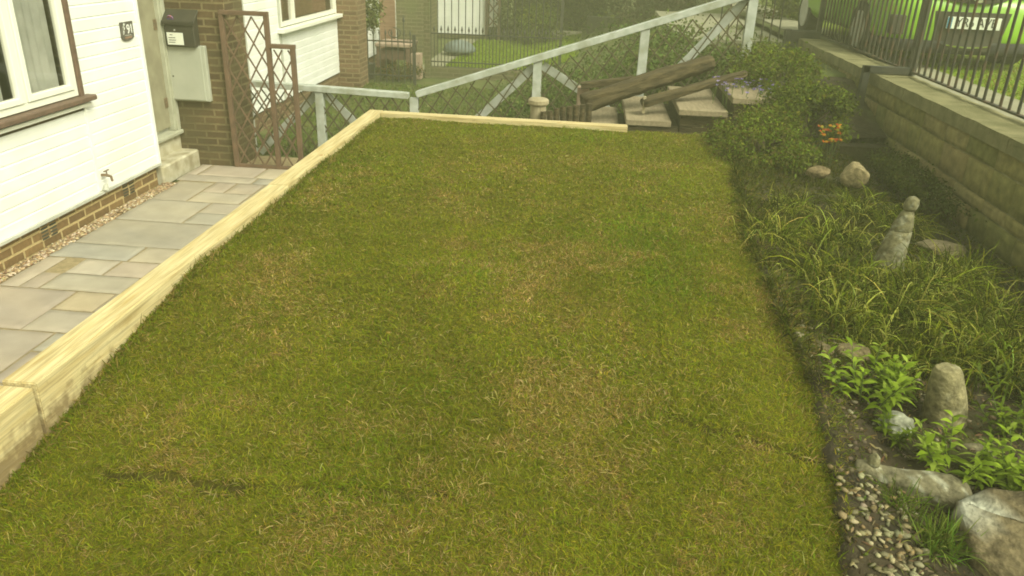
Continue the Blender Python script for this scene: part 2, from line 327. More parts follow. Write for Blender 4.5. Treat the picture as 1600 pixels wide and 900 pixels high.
def grid_mesh(name, x0, x1, y0, y1, nx, ny, fz, m, **kw):
    X, Y = np.meshgrid(np.linspace(x0, x1, nx), np.linspace(y0, y1, ny)); Z = fz(X, Y)
    co = np.stack([X, Y, Z], -1).reshape(-1, 3); i = (np.arange(ny-1)[:, None]*nx+np.arange(nx-1)).ravel()
    f = np.stack([i, i+1, i+nx+1, i+nx], -1)
    o = link(name, npmesh(name, co, f), m, smooth=True); tag(o, **kw); return o

# far ground: one sheet with the street level, the bank and the lower gardens
def ground_z(X, Y):
    st = np.full_like(X, 1.19)
    t = np.clip((X+1.7)/4.3, 0, 1); bank = -.03 + 1.2*(t*t*(3-2*t)) + (fbm(X*1.3, Y*1.3)-.5)*.1*(t > 0)*(t < 1)
    low = np.where(Y > 8.45, bank, -.03)
    z = np.where(X > 2.8, st, low)
    return z
xs = np.unique(np.r_[np.linspace(-60, -8, 12), np.linspace(-8, 2.79, 70), 2.80, 2.81, np.linspace(3, 10, 20), np.linspace(12, 70, 14)])
ys = np.unique(np.r_[np.linspace(-40, 0, 10), np.linspace(0, 8.44, 12), 8.45, 8.46, np.linspace(8.6, 22, 60), np.linspace(24, 120, 20)])
X, Y = np.meshgrid(xs, ys); Z = ground_z(X, Y); nx = len(xs); i = (np.arange(len(ys)-1)[:, None]*nx+np.arange(nx-1)).ravel()
g = link('ground', npmesh('ground', np.stack([X, Y, Z], -1).reshape(-1, 3), np.stack([i, i+1, i+nx+1, i+nx], -1)), 'bank', smooth=False); tag(g, kind='structure')

# raised lawn soil
def lawn_soil(X, Y): return lawn_z(X, Y)-.028-seam_mask(X, Y)*.045
X, Y = np.meshgrid(np.linspace(-1.80, 1.35, 150), np.linspace(1.0, 6.82, 260))
lz = np.where(X <= lawn_edge(Y)+.02, lawn_soil(X, Y), bed_z(X, Y)-.05)
nx = 150; i = (np.arange(259)[:, None]*nx+np.arange(nx-1)).ravel()
_q = fbm(X*6+4, Y*6)[..., None]; _s = np.clip(seam_mask(X, Y)*1.3, 0, 1)[..., None]; _e = (X > lawn_edge(Y))[..., None]
sc_ = np.where(_e, np.array([.04, .03, .014]), (np.array([.075, .085, .006])*(1-_q)+np.array([.105, .08, .016])*_q)*(1-_s)+np.array([.035, .026, .010])*_s)
M['soilc'] = attr_mat('thatch_and_soil', .95, 0, .7, 60, .35, 30, spec=.05)
o = link('lawn_soil', npmesh('lawn_soil', np.stack([X, Y, lz], -1).reshape(-1, 3), np.stack([i, i+1, i+nx+1, i+nx], -1), sc_.reshape(-1, 3)), 'soilc', smooth=True); tag(o, kind='structure')
# foot of lawn in front of camera (so that another view shows no hole) and the retained earth below
bm = B(); box(bm, -1.80, 2.6, -3, 1.02, -.02, .60); box(bm, -1.785, 2.6, 1.02, 6.83, -.02, .55); box(bm, .4, 2.6, 6.83, 7.0, -.02, .8); tag(fin('earth', bm, 'soil'), kind='structure')
grid_mesh('flower_bed', .75, 2.62, 1.0, 7.02, 70, 200, lambda X, Y: np.where(X > lawn_edge(Y)-.02, bed_z(X, Y), lawn_z(X, Y)-.06), 'soil', kind='structure')
grid_mesh('bed_slope', 1.75, 2.62, 7.0, 11.2, 30, 90, lambda X, Y: .84+.3*np.clip((Y-7)/1.2, 0, 1)+(fbm(X*4, Y*4)-.5)*.06, 'soil', kind='structure')

# ------------------------------------------------------------------ turf: real blades
def lawn_points(n, x0, x1, y0, y1):
    x = rng.uniform(x0, x1, n); y = rng.uniform(y0, y1, n); return x, y
PATCH = [(-.02, 2.5, .34, .26, 1.1), (-.2, 3.3, .2, .35, .8), (.1, 2.2, .5, .12, .7), (-.6, 2.3, .3, .12, .6), (.0, 2.95, .22, .25, .6), (.45, 2.55, .2, .2, .6), (-1.35, 3.3, .15, .45, .8), (-.3, 2.1, .4, .1, .5), (-1.5, 2.2, .12, .15, .8), (-.55, 4.0, .25, .3, .4),
         (.0, 3.6, .3, .2, .6), (-1.55, 4.6, .15, .5, .7), (.7, 2.3, .2, .12, .6), (-1.1, 5.4, .5, .15, .5), (-.7, 1.75, .3, .12, .5), (-1.1, 3.0, .25, .1, .5), (.2, 5.6, .7, .12, .4), (.85, 4.6, .15, .7, .5)]
GREEN = [(.25, 2.75, .12, .14, .9), (.32, 2.42, .16, .12, .7), (.35, 4.2, .25, 1.3, .6), (-1.0, 2.75, .2, .2, .5), (-.9, 5.2, .25, .3, .3), (.8, 2.55, .12, .2, .6)]
def blob(L, x, y):
    s = np.zeros_like(x)
    for cx, cy, rx, ry, a in L: s = np.maximum(s, a*np.exp(-((x-cx)/rx)**2-((y-cy)/ry)**2))
    return s
def turf(n, y0, y1, hmin, hmax, wd):
    x, y = lawn_points(n, -1.79, 1.35, y0, y1)
    e = lawn_edge(y)+(fbm(y*6, y*0+2)-.5)*.16+np.abs(rng.normal(0, .055, n))*(y > 2.2)
    sm = seam_mask(x, y)
    keep = (x < e) & (rng.random(n) > sm*1.1) ; x = x[keep]; y = y[keep]; n = len(x)
    pn = fbm(x*2.6+30, y*2.6); fn = fbm(x*9+3, y*9+50, 3)
    brown = np.clip(blob(PATCH, x, y)*1.1 + (pn-.53)*2.8 + (fn-.5)*2.6, 0, 1); grn = np.clip(blob(GREEN, x, y)+(fbm(x*1.7, y*1.7+70)-.55)*2.2, 0, 1)
    z = np.where(x > lawn_edge(y), bed_z(x, y)-.005, lawn_z(x, y)-.03)
    # flattened, combed in swirls
    ang = 2*math.pi*fbm(x*2.5+90, y*2.5, 3)*2.2 + rng.normal(0, 1.9, n); el = np.clip(rng.normal(.5, .38, n) , .05, 1.4)
    d = np.stack([np.cos(ang)*np.cos(el), np.sin(ang)*np.cos(el), np.sin(el)], -1)
    L = rng.uniform(hmin, hmax, n)*(1+.35*grn)
    r = rng.random(n)
    roll = np.floor((x+1.8)/.4).astype(int); rb = np.floor((y+.35*(roll % 2))/1.02).astype(int); tone = (.76+.66*fbm(x*1.7+60, y*1.7+5, 4))*(.92+.18*_lat[(roll*7) % 97, (rb*13) % 97])
    dx = np.abs(((x+1.8)/.4) % 1-.5)*.4; dryedge = np.clip((dx-.17)/.03, 0, 1)*(fbm(x*3+2, y*2+9) > .5)*.35
    brown = np.clip(brown+dryedge, 0, 1)
    green = pick([(.112, .137, .005), (.137, .154, .007), (.088, .114, .004), (.175, .170, .014)], n, .22)
    bright = pick([(.105, .175, .006), (.095, .155, .006)], n, .2)
    straw = pick([(.24, .19, .06), (.19, .145, .045), (.30, .25, .10), (.145, .105, .032)], n, .2)
    col = np.where((rng.random(n) < grn*.8)[:, None], bright, green)*tone[:, None]
    col = np.where((r < .07+.52*brown)[:, None], straw, col)
    # worn yellowish cast of dry turf
    col = col*(1+.35*brown[:, None]*np.array([.65, .30, .28]))
    up = np.zeros((n, 3)); up[:, 2] = 1
    side = nrm(np.cross(d, up)+rng.normal(0, .35, (n, 3)))
    return strips(np.stack([x, y, z], -1), d, L, np.full(n, wd)*rng.uniform(.7, 1.4, n), rng.uniform(.05, .5, n), [1, .85, .15], col, side, tipcol=col*np.array([1.25, 1.15, 1.1]))
parts = [turf(260000, 1.25, 2.6, .012, .040, .0021), turf(200000, 2.6, 4.2, .012, .034, .0030), turf(140000, 4.2, 6.83, .014, .030, .0050)]
# longer ragged fringe against the sleepers and the bed
n = 9000; y = rng.uniform(1.3, 6.7, n); x = -1.785+np.abs(rng.normal(0, .035, n)); e2 = rng.random(n) < .45; x = np.where(e2, lawn_edge(y)+rng.normal(0, .05, n), x)
ang = np.where(e2, rng.normal(-.2, 1, n), rng.uniform(0, 6.28, n)); el = rng.uniform(.3, 1.3, n)
d = np.stack([np.cos(ang)*np.cos(el), np.sin(ang)*np.cos(el), np.sin(el)], -1)
col = pick([(.10, .13, .008), (.13, .15, .012), (.22, .16, .05)], n, .2, [.35, .35, .3])
parts.append(strips(np.stack([x, y, lawn_z(x, y)-.03], -1), d, rng.uniform(.04, .085, n), np.full(n, .004), rng.uniform(.2, .8, n), [1, .85, .15], col))
# longer curled wisps lying over the turf
n = 42000; y = 1.25+rng.random(n)**1.4*5.5; x = rng.uniform(-1.78, 1.3, n); k_ = (x < lawn_edge(y)) & (fbm(x*5+20, y*5+3, 3) > .40) & (rng.random(n) > seam_mask(x, y)*.9); x, y = x[k_], y[k_]; n = len(x)
ang = 2*math.pi*fbm(x*3+11, y*3+60, 3)*2.4 + rng.normal(0, .9, n); el = rng.uniform(.15, .75, n)
d = np.stack([np.cos(ang)*np.cos(el), np.sin(ang)*np.cos(el), np.sin(el)], -1); pale = blob(PATCH, x, y)
col = pick([(.13, .155, .007), (.165, .175, .013), (.10, .135, .006), (.29, .24, .08)], n, .2, [.36, .28, .26, .10]); col = np.where((rng.random(n) < pale*.6)[:, None], pick([(.36, .29, .11), (.26, .2, .06)], n, .15), col)
w4 = strips(np.stack([x, y, lawn_z(x, y)-.012], -1), d, rng.uniform(.018, .060, n), rng.uniform(.0011, .0023, n)*(1+.25*(y-1.2)), rng.uniform(.3, .95, n), [1, .9, .6, .1], col, side=nrm(np.cross(d, np.array([0, 0, 1.])[None])+rng.normal(0, .3, (n, 3))))
parts.append(w4)
co, fs, cs = join(parts)
o = link('lawn_grass', npmesh('lawn_grass', co, fs, cs), 'blade'); tag(o, kind='stuff')

# ------------------------------------------------------------------ railway sleepers round the lawn
def sleeper(loc, length, rz, label, rx=0, h=.25, wd=.125):
    bm = B(); box(bm, 0, length, -wd/2, wd/2, -h, 0)
    bmesh.ops.bevel(bm, geom=list(bm.edges), offset=.004, segments=2, affect='EDGES')
    o = fin('timber_sleeper', bm, 'sleeper', smooth=False); o.location = loc; o.rotation_euler = (rx, 0, rz)
    tag(o, label, 'sleeper', 'new timber sleepers edging the lawn'); return o
sleeper((-1.845, -.28, .872), 2.40, R_(90), 'new pale timber sleeper nearest the camera, cut off by the left photo edge', h=.30)
sleeper((-1.842, 2.134, .880), 2.39, R_(90), 'long pale timber sleeper with a round knot on top, between path and lawn')
sleeper((-1.852, 4.532, .878), 2.39, R_(90), 'pale timber sleeper meeting the far corner beside the lattice trellis')
sleeper((-1.785, 6.86, .877), 2.16, R_(-1.2), 'thin looking pale timber sleeper across the far end of the lawn', wd=.11)

# ------------------------------------------------------------------ path of sandstone flags + pebble strip
RX = -1.92
slabs = [  # x0,x1,y0,y1
 (-3.95, -3.80, 4.61, 5.16), (-3.80, -3.66, 4.61, 4.88),
 (-3.97, -3.37, 4.02-.0, 4.60), (-3.36, -3.09, 4.32, 4.60), (-3.09, -2.5, 4.32, 4.60), (-2.5, RX, 4.02, 4.60), (-3.37, -2.5, 4.02, 4.31),
 (-3.97, -3.14, 3.42, 4.01), (-3.13, -2.75, 3.78, 4.01), (-3.13, -2.75, 3.42, 3.77), (-2.74, RX, 3.42, 4.01),
 (-3.97, -3.3, 2.6, 3.41), (-3.29, -2.6, 2.6, 3.41), (-2.59, RX, 2.6, 3.41), (-3.97, -3.0, 1.7, 2.59), (-2.99, RX, 1.7, 2.59),
 (-3.97, -2.7, .6, 1.69), (-2.69, RX, .6, 1.69),
 (-3.65, -3.07, 4.61, 4.88), (-3.06, -2.45, 4.61, 5.16), (-2.44, RX, 4.61, 5.16), (-3.65, -3.37, 4.89, 5.16), (-3.36, -3.07, 4.89, 5.16),
 (-3.96, -3.34, 5.17, 5.46), (-3.33, -2.75, 5.17, 5.46), (-2.74, RX, 5.17, 5.46),
 (-3.95, -3.05+.0, 5.47, 6.04), (-3.04, -2.45, 5.47, 6.04), (-2.44, RX, 5.47, 6.04),
 (-3.95, -3.35, 6.05, 6.62), (-3.34, -2.9, 6.05, 6.33), (-3.34, -2.9, 6.34, 6.62), (-2.89, RX, 6.05, 6.62),
 (-3.95, -3.60, 6.63, 7.22), (-3.59, -3.38, 6.93, 7.25), (-3.59, -3.10, 6.63, 6.92), (-3.09, -2.5, 6.63, 7.25), (-2.49, RX, 6.63, 7.25), (-3.37, -3.10, 6.93, 7.25),
 (-4.02, -3.25, 7.26, 7.46), (-3.24, -2.6, 7.26, 7.46), (-2.59, RX, 7.26, 7.46),
 (-4.02, -3.90, 7.47, 7.85), (-3.89, -3.3, 7.47, 7.85), (-3.29, -2.7, 7.47, 7.85), (-2.69, RX, 7.47, 7.85)]
parts = []
SC = [(.315, .275, .21), (.33, .28, .212), (.30, .275, .215), (.33, .285, .205), (.325, .272, .207), (.31, .275, .205)]
fixed = {(-3.36, 4.32): (.355, .295, .195), (-3.09, 4.32): (.33, .28, .205)}
for (x0, x1, y0, y1) in slabs:
    g_ = .004; x0 += g_; x1 -= g_; y0 += g_; y1 -= g_; nx = max(3, int((x1-x0)/.05)+1); ny = max(3, int((y1-y0)/.05)+1)
    xx = np.r_[x0, np.linspace(x0+.006, x1-.006, nx), x1]; yy = np.r_[y0, np.linspace(y0+.006, y1-.006, ny), y1]
    X, Y = np.meshgrid(xx, yy); dz = random.uniform(-.002, .002)
    Z = .012+dz+(fbm(X*4+x0*31, Y*9+y0*17)-.5)*.008
    Z[0] = Z[-1] = .006; Z[:, 0] = Z[:, -1] = .006
    jx = (fbm(Y*6+x0*7, Y*0+x1)-.5)*.010; jy = (fbm(X*6+y0*3, X*0+y1)-.5)*.010
    X2 = X.copy(); Y2 = Y.copy(); X2[:, 0] += jx[:, 0]; X2[:, -1] -= jx[:, -1]; Y2[0] += jy[0]; Y2[-1] -= jy[-1]
    k = len(xx); i = (np.arange(len(yy)-1)[:, None]*k+np.arange(k-1)).ravel()
    c = np.array(fixed.get((round(x0-g_, 2), round(y0-g_, 2)), random.choice(SC)))*random.uniform(.9, 1.12)
    band = fbm(X*1.5+Y*2.5+x0*9, Y*1.2-X*.6+y0*5)[..., None]
    cc = c*(.88+.26*band)*np.array([1, 1, 1]) + (band-.5)*np.array([.02, 0, -.03])
    parts.append((np.stack([X2, Y2, Z], -1).reshape(-1, 3), np.stack([i, i+1, i+k+1, i+k], -1), cc.reshape(-1, 3)))
co, fs, cs = join(parts); tag(link('path', npmesh('path', co, fs, cs), 'slab', smooth=False), kind='structure')
bm = B(); box(bm, -3.975, RX+.02, -3, 8.35, -.05, .003); M['joint'] = mat('sandy_joint', (.30, .235, .125), (.2, .155, .08), 30, .95, .3, 90); tag(fin('path_bedding', bm, 'joint'), kind='structure')
# pebbles
n = 5200; y = rng.uniform(1.2, 7.12, n); x = rng.uniform(-4.055, np.interp(y, [1, 4.8, 7.1], [-3.96, -3.965, -3.945])+.012, n)
bmi = B(); bmesh.ops.create_icosphere(bmi, subdivisions=1, radius=1); bmi.verts.ensure_lookup_table(); bmi.verts.index_update()
ico = np.array([v.co[:] for v in bmi.verts]); icf = np.array([[v.index for v in f.verts] for f in bmi.faces]); bmi.free()
def stones(x, y, z, smin, smax, cols, flat=.6):
    n = len(x); s = rng.uniform(smin, smax, (n, 3))*np.array([1, 1, flat]); a = rng.uniform(0, 6.28, n); ca, sa = np.cos(a), np.sin(a)
    v = ico[None]*s[:, None]*(1+rng.normal(0, .2, (n, len(ico), 1)))
    vx = v[..., 0]*ca[:, None]-v[..., 1]*sa[:, None]; vy = v[..., 0]*sa[:, None]+v[..., 1]*ca[:, None]
    co = np.stack([vx+x[:, None], vy+y[:, None], v[..., 2]+z[:, None]], -1).reshape(-1, 3)
    f = (icf[None]+(np.arange(n)*len(ico))[:, None, None]).reshape(-1, 3)
    return co, f, np.repeat(pick(cols, n, .10), len(ico), 0)
PC = [(.36, .25, .13), (.26, .17, .09), (.44, .34, .2), (.2, .14, .085), (.5, .42, .3)]
a = stones(x, y, rng.uniform(0, .022, n), .007, .016, PC); tag(link('pebble_strip', npmesh('pebble_strip', *a), 'peb', smooth=True), kind='stuff')

# ------------------------------------------------------------------ main house
XH = -4.06
house = empty('white_house', (XH, 4, 0), 'white clad house with brown trimmed window and brick plinth at left', 'house')
def cladding(name, y0, y1, z0, z1, parent, xh=XH, holes=(), pitch=.1, face='x'):
    """shiplap boards as one sheet with real grooves; holes (ya,yb,za,zb)"""
    bm = B(); z = z0
    while z < z1-1e-6:
        zt = min(z+pitch, z1); spans = [(y0, y1)]
        for (ya, yb, za, zb) in holes:
            if z < zb-.001 and zt > za+.001:
                spans = [s for sp in spans for s in ((sp[0], min(sp[1], ya)), (max(sp[0], yb), sp[1])) if s[1]-s[0] > .005]
        for s in spans:
            prof = [(-.007, z), (0, z+.003), (.0, zt-.016), (-.005, zt-.006), (-.007, zt)]
            prev = None
            for (dx, zz) in prof:
                if face == 'x': vs = [bm.verts.new((xh+dx, s[0], zz)), bm.verts.new((xh+dx, s[1], zz))]
                else: vs = [bm.verts.new((s[0], xh-dx, zz)), bm.verts.new((s[1], xh-dx, zz))]
                if prev: bm.faces.new((prev[0], prev[1], vs[1], vs[0]))
                prev = vs
        z = zt
    return fin(name, bm, 'pvc', parent)
WY0, WY1, WZ0, WZ1 = 3.2, 6.03, 1.05, 2.2
def win_hole(c): return c
cladding('cladding', -1.0, 7.06, .22, 2.72, house, holes=((WY0-.04, 6.085, .97, 2.3),))
bm = B(); box(bm, XH-.25, XH-.02, -1, 7.06, .2, .97); box(bm, XH-.25, XH-.02, -1, WY0-.02, .97, 2.9); box(bm, XH-.25, XH-.02, 6.07, 7.06, .97, 2.9); box(bm, XH-.25, XH-.02, WY0-.02, 6.07, 2.25, 2.9)
fin('wall_core', bm, 'brick', house)
bm = B(); box(bm, XH-.25, XH-.03, -1, 7.06, -.05, .215); fin('brick_plinth', bm, 'brickB', house)
bm = B(); box(bm, XH-.01, XH+.022, -1, 7.08, .205, .228); fin('base_trim', bm, 'trim', house)
bm = B(); box(bm, XH-.03, XH+.016, 7.055, 7.095, .205, 2.75); fin('corner_trim', bm, 'pvc', house, bevel=.003)
bm = B(); box(bm, XH+.001, XH+.012, 6.075, 6.1, .235, .965); box(bm, XH+.001, XH+.007, 6.106, 6.118, .235, .965); fin('joint_strip', bm, 'pvc', house)
bm = B(); box(bm, -9, XH-.25, -1, 8.0, 0, 2.9); fin('house_body', bm, 'brick', house)
bm = B()
v = [bm.verts.new(q) for q in ((-9.2, -1.3, 2.9), (-3.9, -1.3, 2.9), (-3.9, 8.3, 2.9), (-9.2, 8.3, 2.9))]
t1 = bm.verts.new((-6.5, -1.3, 4.6)); t2 = bm.verts.new((-6.5, 8.3, 4.6))
bm.faces.new((v[1], v[2], t2, t1)); bm.faces.new((v[3], v[0], t1, t2)); bm.faces.new((v[0], v[1], t1)); bm.faces.new((v[2], v[3], t2)); bm.faces.new((v[0], v[3], v[2], v[1]))
M['roof'] = mat('brown_roof', (.12, .07, .05), (.09, .055, .04), 12, .9, .3, 40); fin('roof', bm, 'roof', house)
# air bricks
for ya in (5.30, 6.44):
    bm = B(); box(bm, XH-.033, XH-.024, ya, ya+.215, .055, .2); vo = fin('air_brick', bm, 'brickB', house)
    bm = B()
    for k in range(2):
        for j in range(5): box(bm, XH-.0245, XH-.0215, ya+.015+k*.105, ya+.093+k*.105, .066+j*.027, .080+j*.027)
    fin('vent_slots', bm, 'dark', vo)
# window
win = B(); X1 = XH+.02
def fr(bm, y0, y1, z0, z1, t, x0=XH-.05, x1=XH+.012):
    box(bm, x0, x1, y0, y0+t, z0, z1); box(bm, x0, x1, y1-t, y1, z0, z1); box(bm, x0, x1, y0+t, y1-t, z0, z0+t); box(bm, x0, x1, y0+t, y1-t, z1-t, z1)
bm = B(); fr(bm, WY0, WY1, WZ0, WZ1, .05); box(bm, XH-.05, XH+.012, 4.28, 4.32, WZ0+.05, WZ1-.05); box(bm, XH-.05, XH+.012, 5.385, 5.425, WZ0+.05, WZ1-.05)
wo = fin('window', bm, 'frame', house, bevel=.003)
for (a, b_) in ((WY0+.05, 4.28), (4.32, 5.385), (5.425, WY1-.05)):
    bm = B(); fr(bm, a+.004, b_-.004, WZ0+.054, WZ1-.054, .045, XH-.03, XH+.024); fin('sash', bm, 'frame', wo, bevel=.004)
    bm = B(); box(bm, XH-.012, XH-.006, a+.045, b_-.045, WZ0+.095, WZ1-.095); fin('pane', bm, 'glass', wo)
for a, b_ in ((6.034, 6.082), (WY0-.05, WY0-.005)):
    bm = B(); box(bm, XH-.02, XH+.03, a, b_, 1.02, 2.26); fin('brown_surround', bm, 'brown', wo, bevel=.003)
bm = B(); box(bm, XH-.04, XH+.085, WY0-.08, 6.16, 1.0, 1.042); fin('sill', bm, 'brown', wo, bevel=.008)
bm = B(); box(bm, XH-.02, XH+.045, WY0-.05, 6.13, .955, .984); fin('under_sill_trim', bm, 'frame', wo, bevel=.003)
# curtains: pleated net
def pleat(y0, y1, x, z0, z1, amp, per, name, parent):
    n = int((y1-y0)/.008); bm = B(); prev = None
    for k in range(n+1):
        y = y0+(y1-y0)*k/n; xx = x+amp*math.sin(y*2*math.pi/per+2*math.sin(y*9))+amp*.4*math.sin(y*97)
        vs = (bm.verts.new((xx, y, z0)), bm.verts.new((xx, y, z1)))
        if prev: bm.faces.new((prev[0], vs[0], vs[1], prev[1]))
        prev = vs
    return fin(name, bm, 'curtain', parent, smooth=True)
pleat(5.50, 5.93, XH-.08, 1.02, 2.22, .015, .08, 'curtain', wo); pleat(4.7, 5.30, XH-.08, 1.02, 2.22, .015, .08, 'curtain', wo)
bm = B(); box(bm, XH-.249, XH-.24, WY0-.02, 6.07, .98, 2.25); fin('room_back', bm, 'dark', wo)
# door in recess
XD = -4.29
door = B(); box(door, XD-.05, XD, 7.12, 7.84, .38, 2.6); dr = fin('door', door, 'trim', house)
M['doorw'] = mat('tan_door_edge', (.30, .28, .18), (.22, .20, .13), 6, .6); bm = B(); box(bm, XD, XD+.03, 7.12, 7.80, .42, 2.6); fin('door_leaf', bm, 'doorw', dr)
M['jamb'] = mat('cream_door_frame', (.42, .42, .31), (.33, .33, .24), 8, .6)
bm = B(); box(bm, XD-.02, XD+.07, 7.76, 7.86, .38, 2.62); box(bm, XD+.07, XD+.085, 7.79, 7.86, .38, 2.62); box(bm, XD-.02, XH-.03, 7.10, 7.14, .22, 2.62); fin('door_frame', bm, 'jamb', house, bevel=.003)
for zh in (1.38, .62):
    bm = B(); box(bm, XD+.02, XD+.035, 7.70, 7.765, zh, zh+.1); fin('hinge', bm, 'brass', dr)
bm = B(); box(bm, XD-.1, XD+.11, 7.11, 7.863, .335, .378); fin('threshold', bm, 'jamb', house, bevel=.008)
bm = B(); box(bm, XD-.1, XD+.06, 7.1, 7.863, .0, .333); fin('threshold_riser', bm, 'concrete', house)
bm = B(); box(bm, XD+.02, -4.045, 7.10, 7.866, -.02, .172); so = fin('doorstep', bm, 'concrete', house, bevel=.014)
# porch pier
bm = B(); box(bm, -4.55, -3.60, 7.87, 8.30, -.05, 2.95); fin('brick_pier', bm, 'brick', house)
bm = B(); box(bm, -4.2, -3.68, 8.302, 8.52, 0, 2.9); fin('grey_side_panel', bm, 'trim', house)

# items on the house
sg = empty('house_number_plaque', (XH+.015, 6.86, 1.46), 'dark slate plaque with white number 91 on the white cladding', 'plaque')
bm = B(); vs = [(6.795, 1.395), (6.80, 1.535), (6.935, 1.535), (6.932, 1.40)]
pts = [(6.77, 1.405), (6.775, 1.54), (6.965, 1.54), (6.962, 1.405), (6.92, 1.388), (6.865, 1.382), (6.81, 1.388)]
lo = [bm.verts.new((XH+.003, a, b_)) for a, b_ in pts]; hi = [bm.verts.new((XH+.015, a, b_)) for a, b_ in pts]; bm.faces.new(hi); bm.faces.new(lo[::-1])
for k in range(len(pts)): bm.faces.new((lo[k], lo[(k+1) % len(pts)], hi[(k+1) % len(pts)], hi[k]))
fin('slate', bm, 'slate', sg)
def text(name, s, size, m, parent, mtx, ext=.001):
    c = bpy.data.curves.new(name, 'FONT'); c.body = s; c.size = size; c.extrude = ext; c.align_x = 'CENTER'; c.align_y = 'CENTER'
    t = bpy.data.objects.new(name+'_c', c); COL.objects.link(t); bpy.context.view_layer.update()
    me = bpy.data.meshes.new_from_object(t); bpy.data.objects.remove(t); me.transform(mtx); me.name = name
    return link(name, me, m, parent)
toX = Matrix(((0, 0, 1, 0), (1, 0, 0, 0), (0, 1, 0, 0), (0, 0, 0, 1)))
text('number', '91', .10, 'white', sg, Matrix.Translation((XH+.0165, 6.905, 1.475)) @ toX @ Matrix.Diagonal((1.0, 1.1, 1, 1)), .002)
bm = B()
for k in range(9):
    a = k*.7; yy = 6.815+.02*math.cos(a)*(.4+k*.07); zz = 1.485+.04*math.sin(a*1.3); bar(bm, (XH+.0165, yy-.006, zz-.006), (XH+.0165, yy+.007, zz+.008), .002, .004, (1, 0, 0))
bar(bm, (XH+.0165, 6.815, 1.43), (XH+.0165, 6.915, 1.428), .002, .004, (1, 0, 0))
fin('leaf_motif', bm, 'paper', sg)
bm = B(); box(bm, XH+.016, XH+.0175, 6.81, 6.92, 1.402, 1.418); fin('lower_band', bm, 'boardw', sg)

tp = empty('garden_tap', (XH+.02, 6.15, .3), 'small brass garden tap at the foot of the cladding joint', 'tap')
bm = B(); tube(bm, [(XH, 6.15, .36), (XH+.05, 6.15, .36), (XH+.085, 6.15, .35), (XH+.09, 6.15, .31)], [.012, .013, .012, .01]); tube(bm, [(XH+.05, 6.15, .36), (XH+.05, 6.15, .395)], .006); fin('spout', bm, 'brass', tp)
bm = B(); bar(bm, (XH+.05, 6.115, .40), (XH+.05, 6.185, .40), .012, .008); fin('handle', bm, 'brass', tp)
bm = B(); tube(bm, [(XH+.03, 6.13, .24), (XH+.04, 6.13, .29)], [.026, .012]); fin('hose_connector', bm, 'trim', tp)

mb = empty('letter_box', (-4.03, 7.86, 1.2), 'black wall letter box with a white paper notice on its front', 'letter box')
bm = B(); P = [(7.868, 1.215), (7.76, 1.225), (7.76, 1.455), (7.868, 1.55)]
L_ = [bm.verts.new((-4.185, a, b_)) for a, b_ in P]; R2 = [bm.verts.new((-3.885, a, b_)) for a, b_ in P]
bm.faces.new(L_); bm.faces.new(R2[::-1])
for k in range(4): bm.faces.new((L_[k], L_[(k+1) % 4], R2[(k+1) % 4], R2[k]))
fin('body', bm, 'blackp', mb, bevel=.008)
bm = B(); P = [(7.868, 1.575), (7.745, 1.47), (7.745, 1.435), (7.868, 1.545)]
L_ = [bm.verts.new((-4.2, a, b_)) for a, b_ in P]; R2 = [bm.verts.new((-3.87, a, b_)) for a, b_ in P]
bm.faces.new(L_); bm.faces.new(R2[::-1])
for k in range(4): bm.faces.new((L_[k], L_[(k+1) % 4], R2[(k+1) % 4], R2[k]))
fin('lid', bm, 'blackp', mb, bevel=.004)
bm = B(); box(bm, -4.165, -4.0+.0, 7.752, 7.757, 1.245, 1.36); nb = fin('notice', bm, 'paper', mb)
bm = B()
for (xa, xb, zz) in ((-4.135, -4.105, 1.335), (-4.15, -4.08, 1.308), (-4.15, -4.075, 1.285), (-4.15, -4.085, 1.264)):
    box(bm, xa, xb, 7.7505, 7.7515, zz, zz+.008)
fin('writing', bm, 'ink', nb)
M['badge_r'] = mat('badge_red', (.30, .09, .06), (.1, .1, .3), 40, .6)
bm = B(); tube(bm, [(-4.11, 7.765, 1.50), (-4.11, 7.752, 1.492)], .03, 14); fin('badge', bm, 'badge_r', mb)
bm = B(); tube(bm, [(-4.08, 7.757, 1.385), (-4.08, 7.75, 1.385)], .008, 8); fin('lock', bm, 'trim', mb)

mc = empty('meter_cabinet', (-4.0, 7.86, .7), 'cream utility meter cabinet on the brick pier under the letter box', 'meter cabinet')
bm = B(); box(bm, -4.215, -3.825, 7.81, 7.868, .685, 1.235); fin('case', bm, 'cream', mc, bevel=.006)
bm = B(); box(bm, -4.205, -3.862, 7.800, 7.811, .697, 1.225); fin('cabinet_door', bm, 'cream', mc, bevel=.004)
bm = B(); tube(bm, [(-4.18, 7.802, .93), (-4.18, 7.796, .93)], .009, 8); fin('lock', bm, 'blackp', mc)

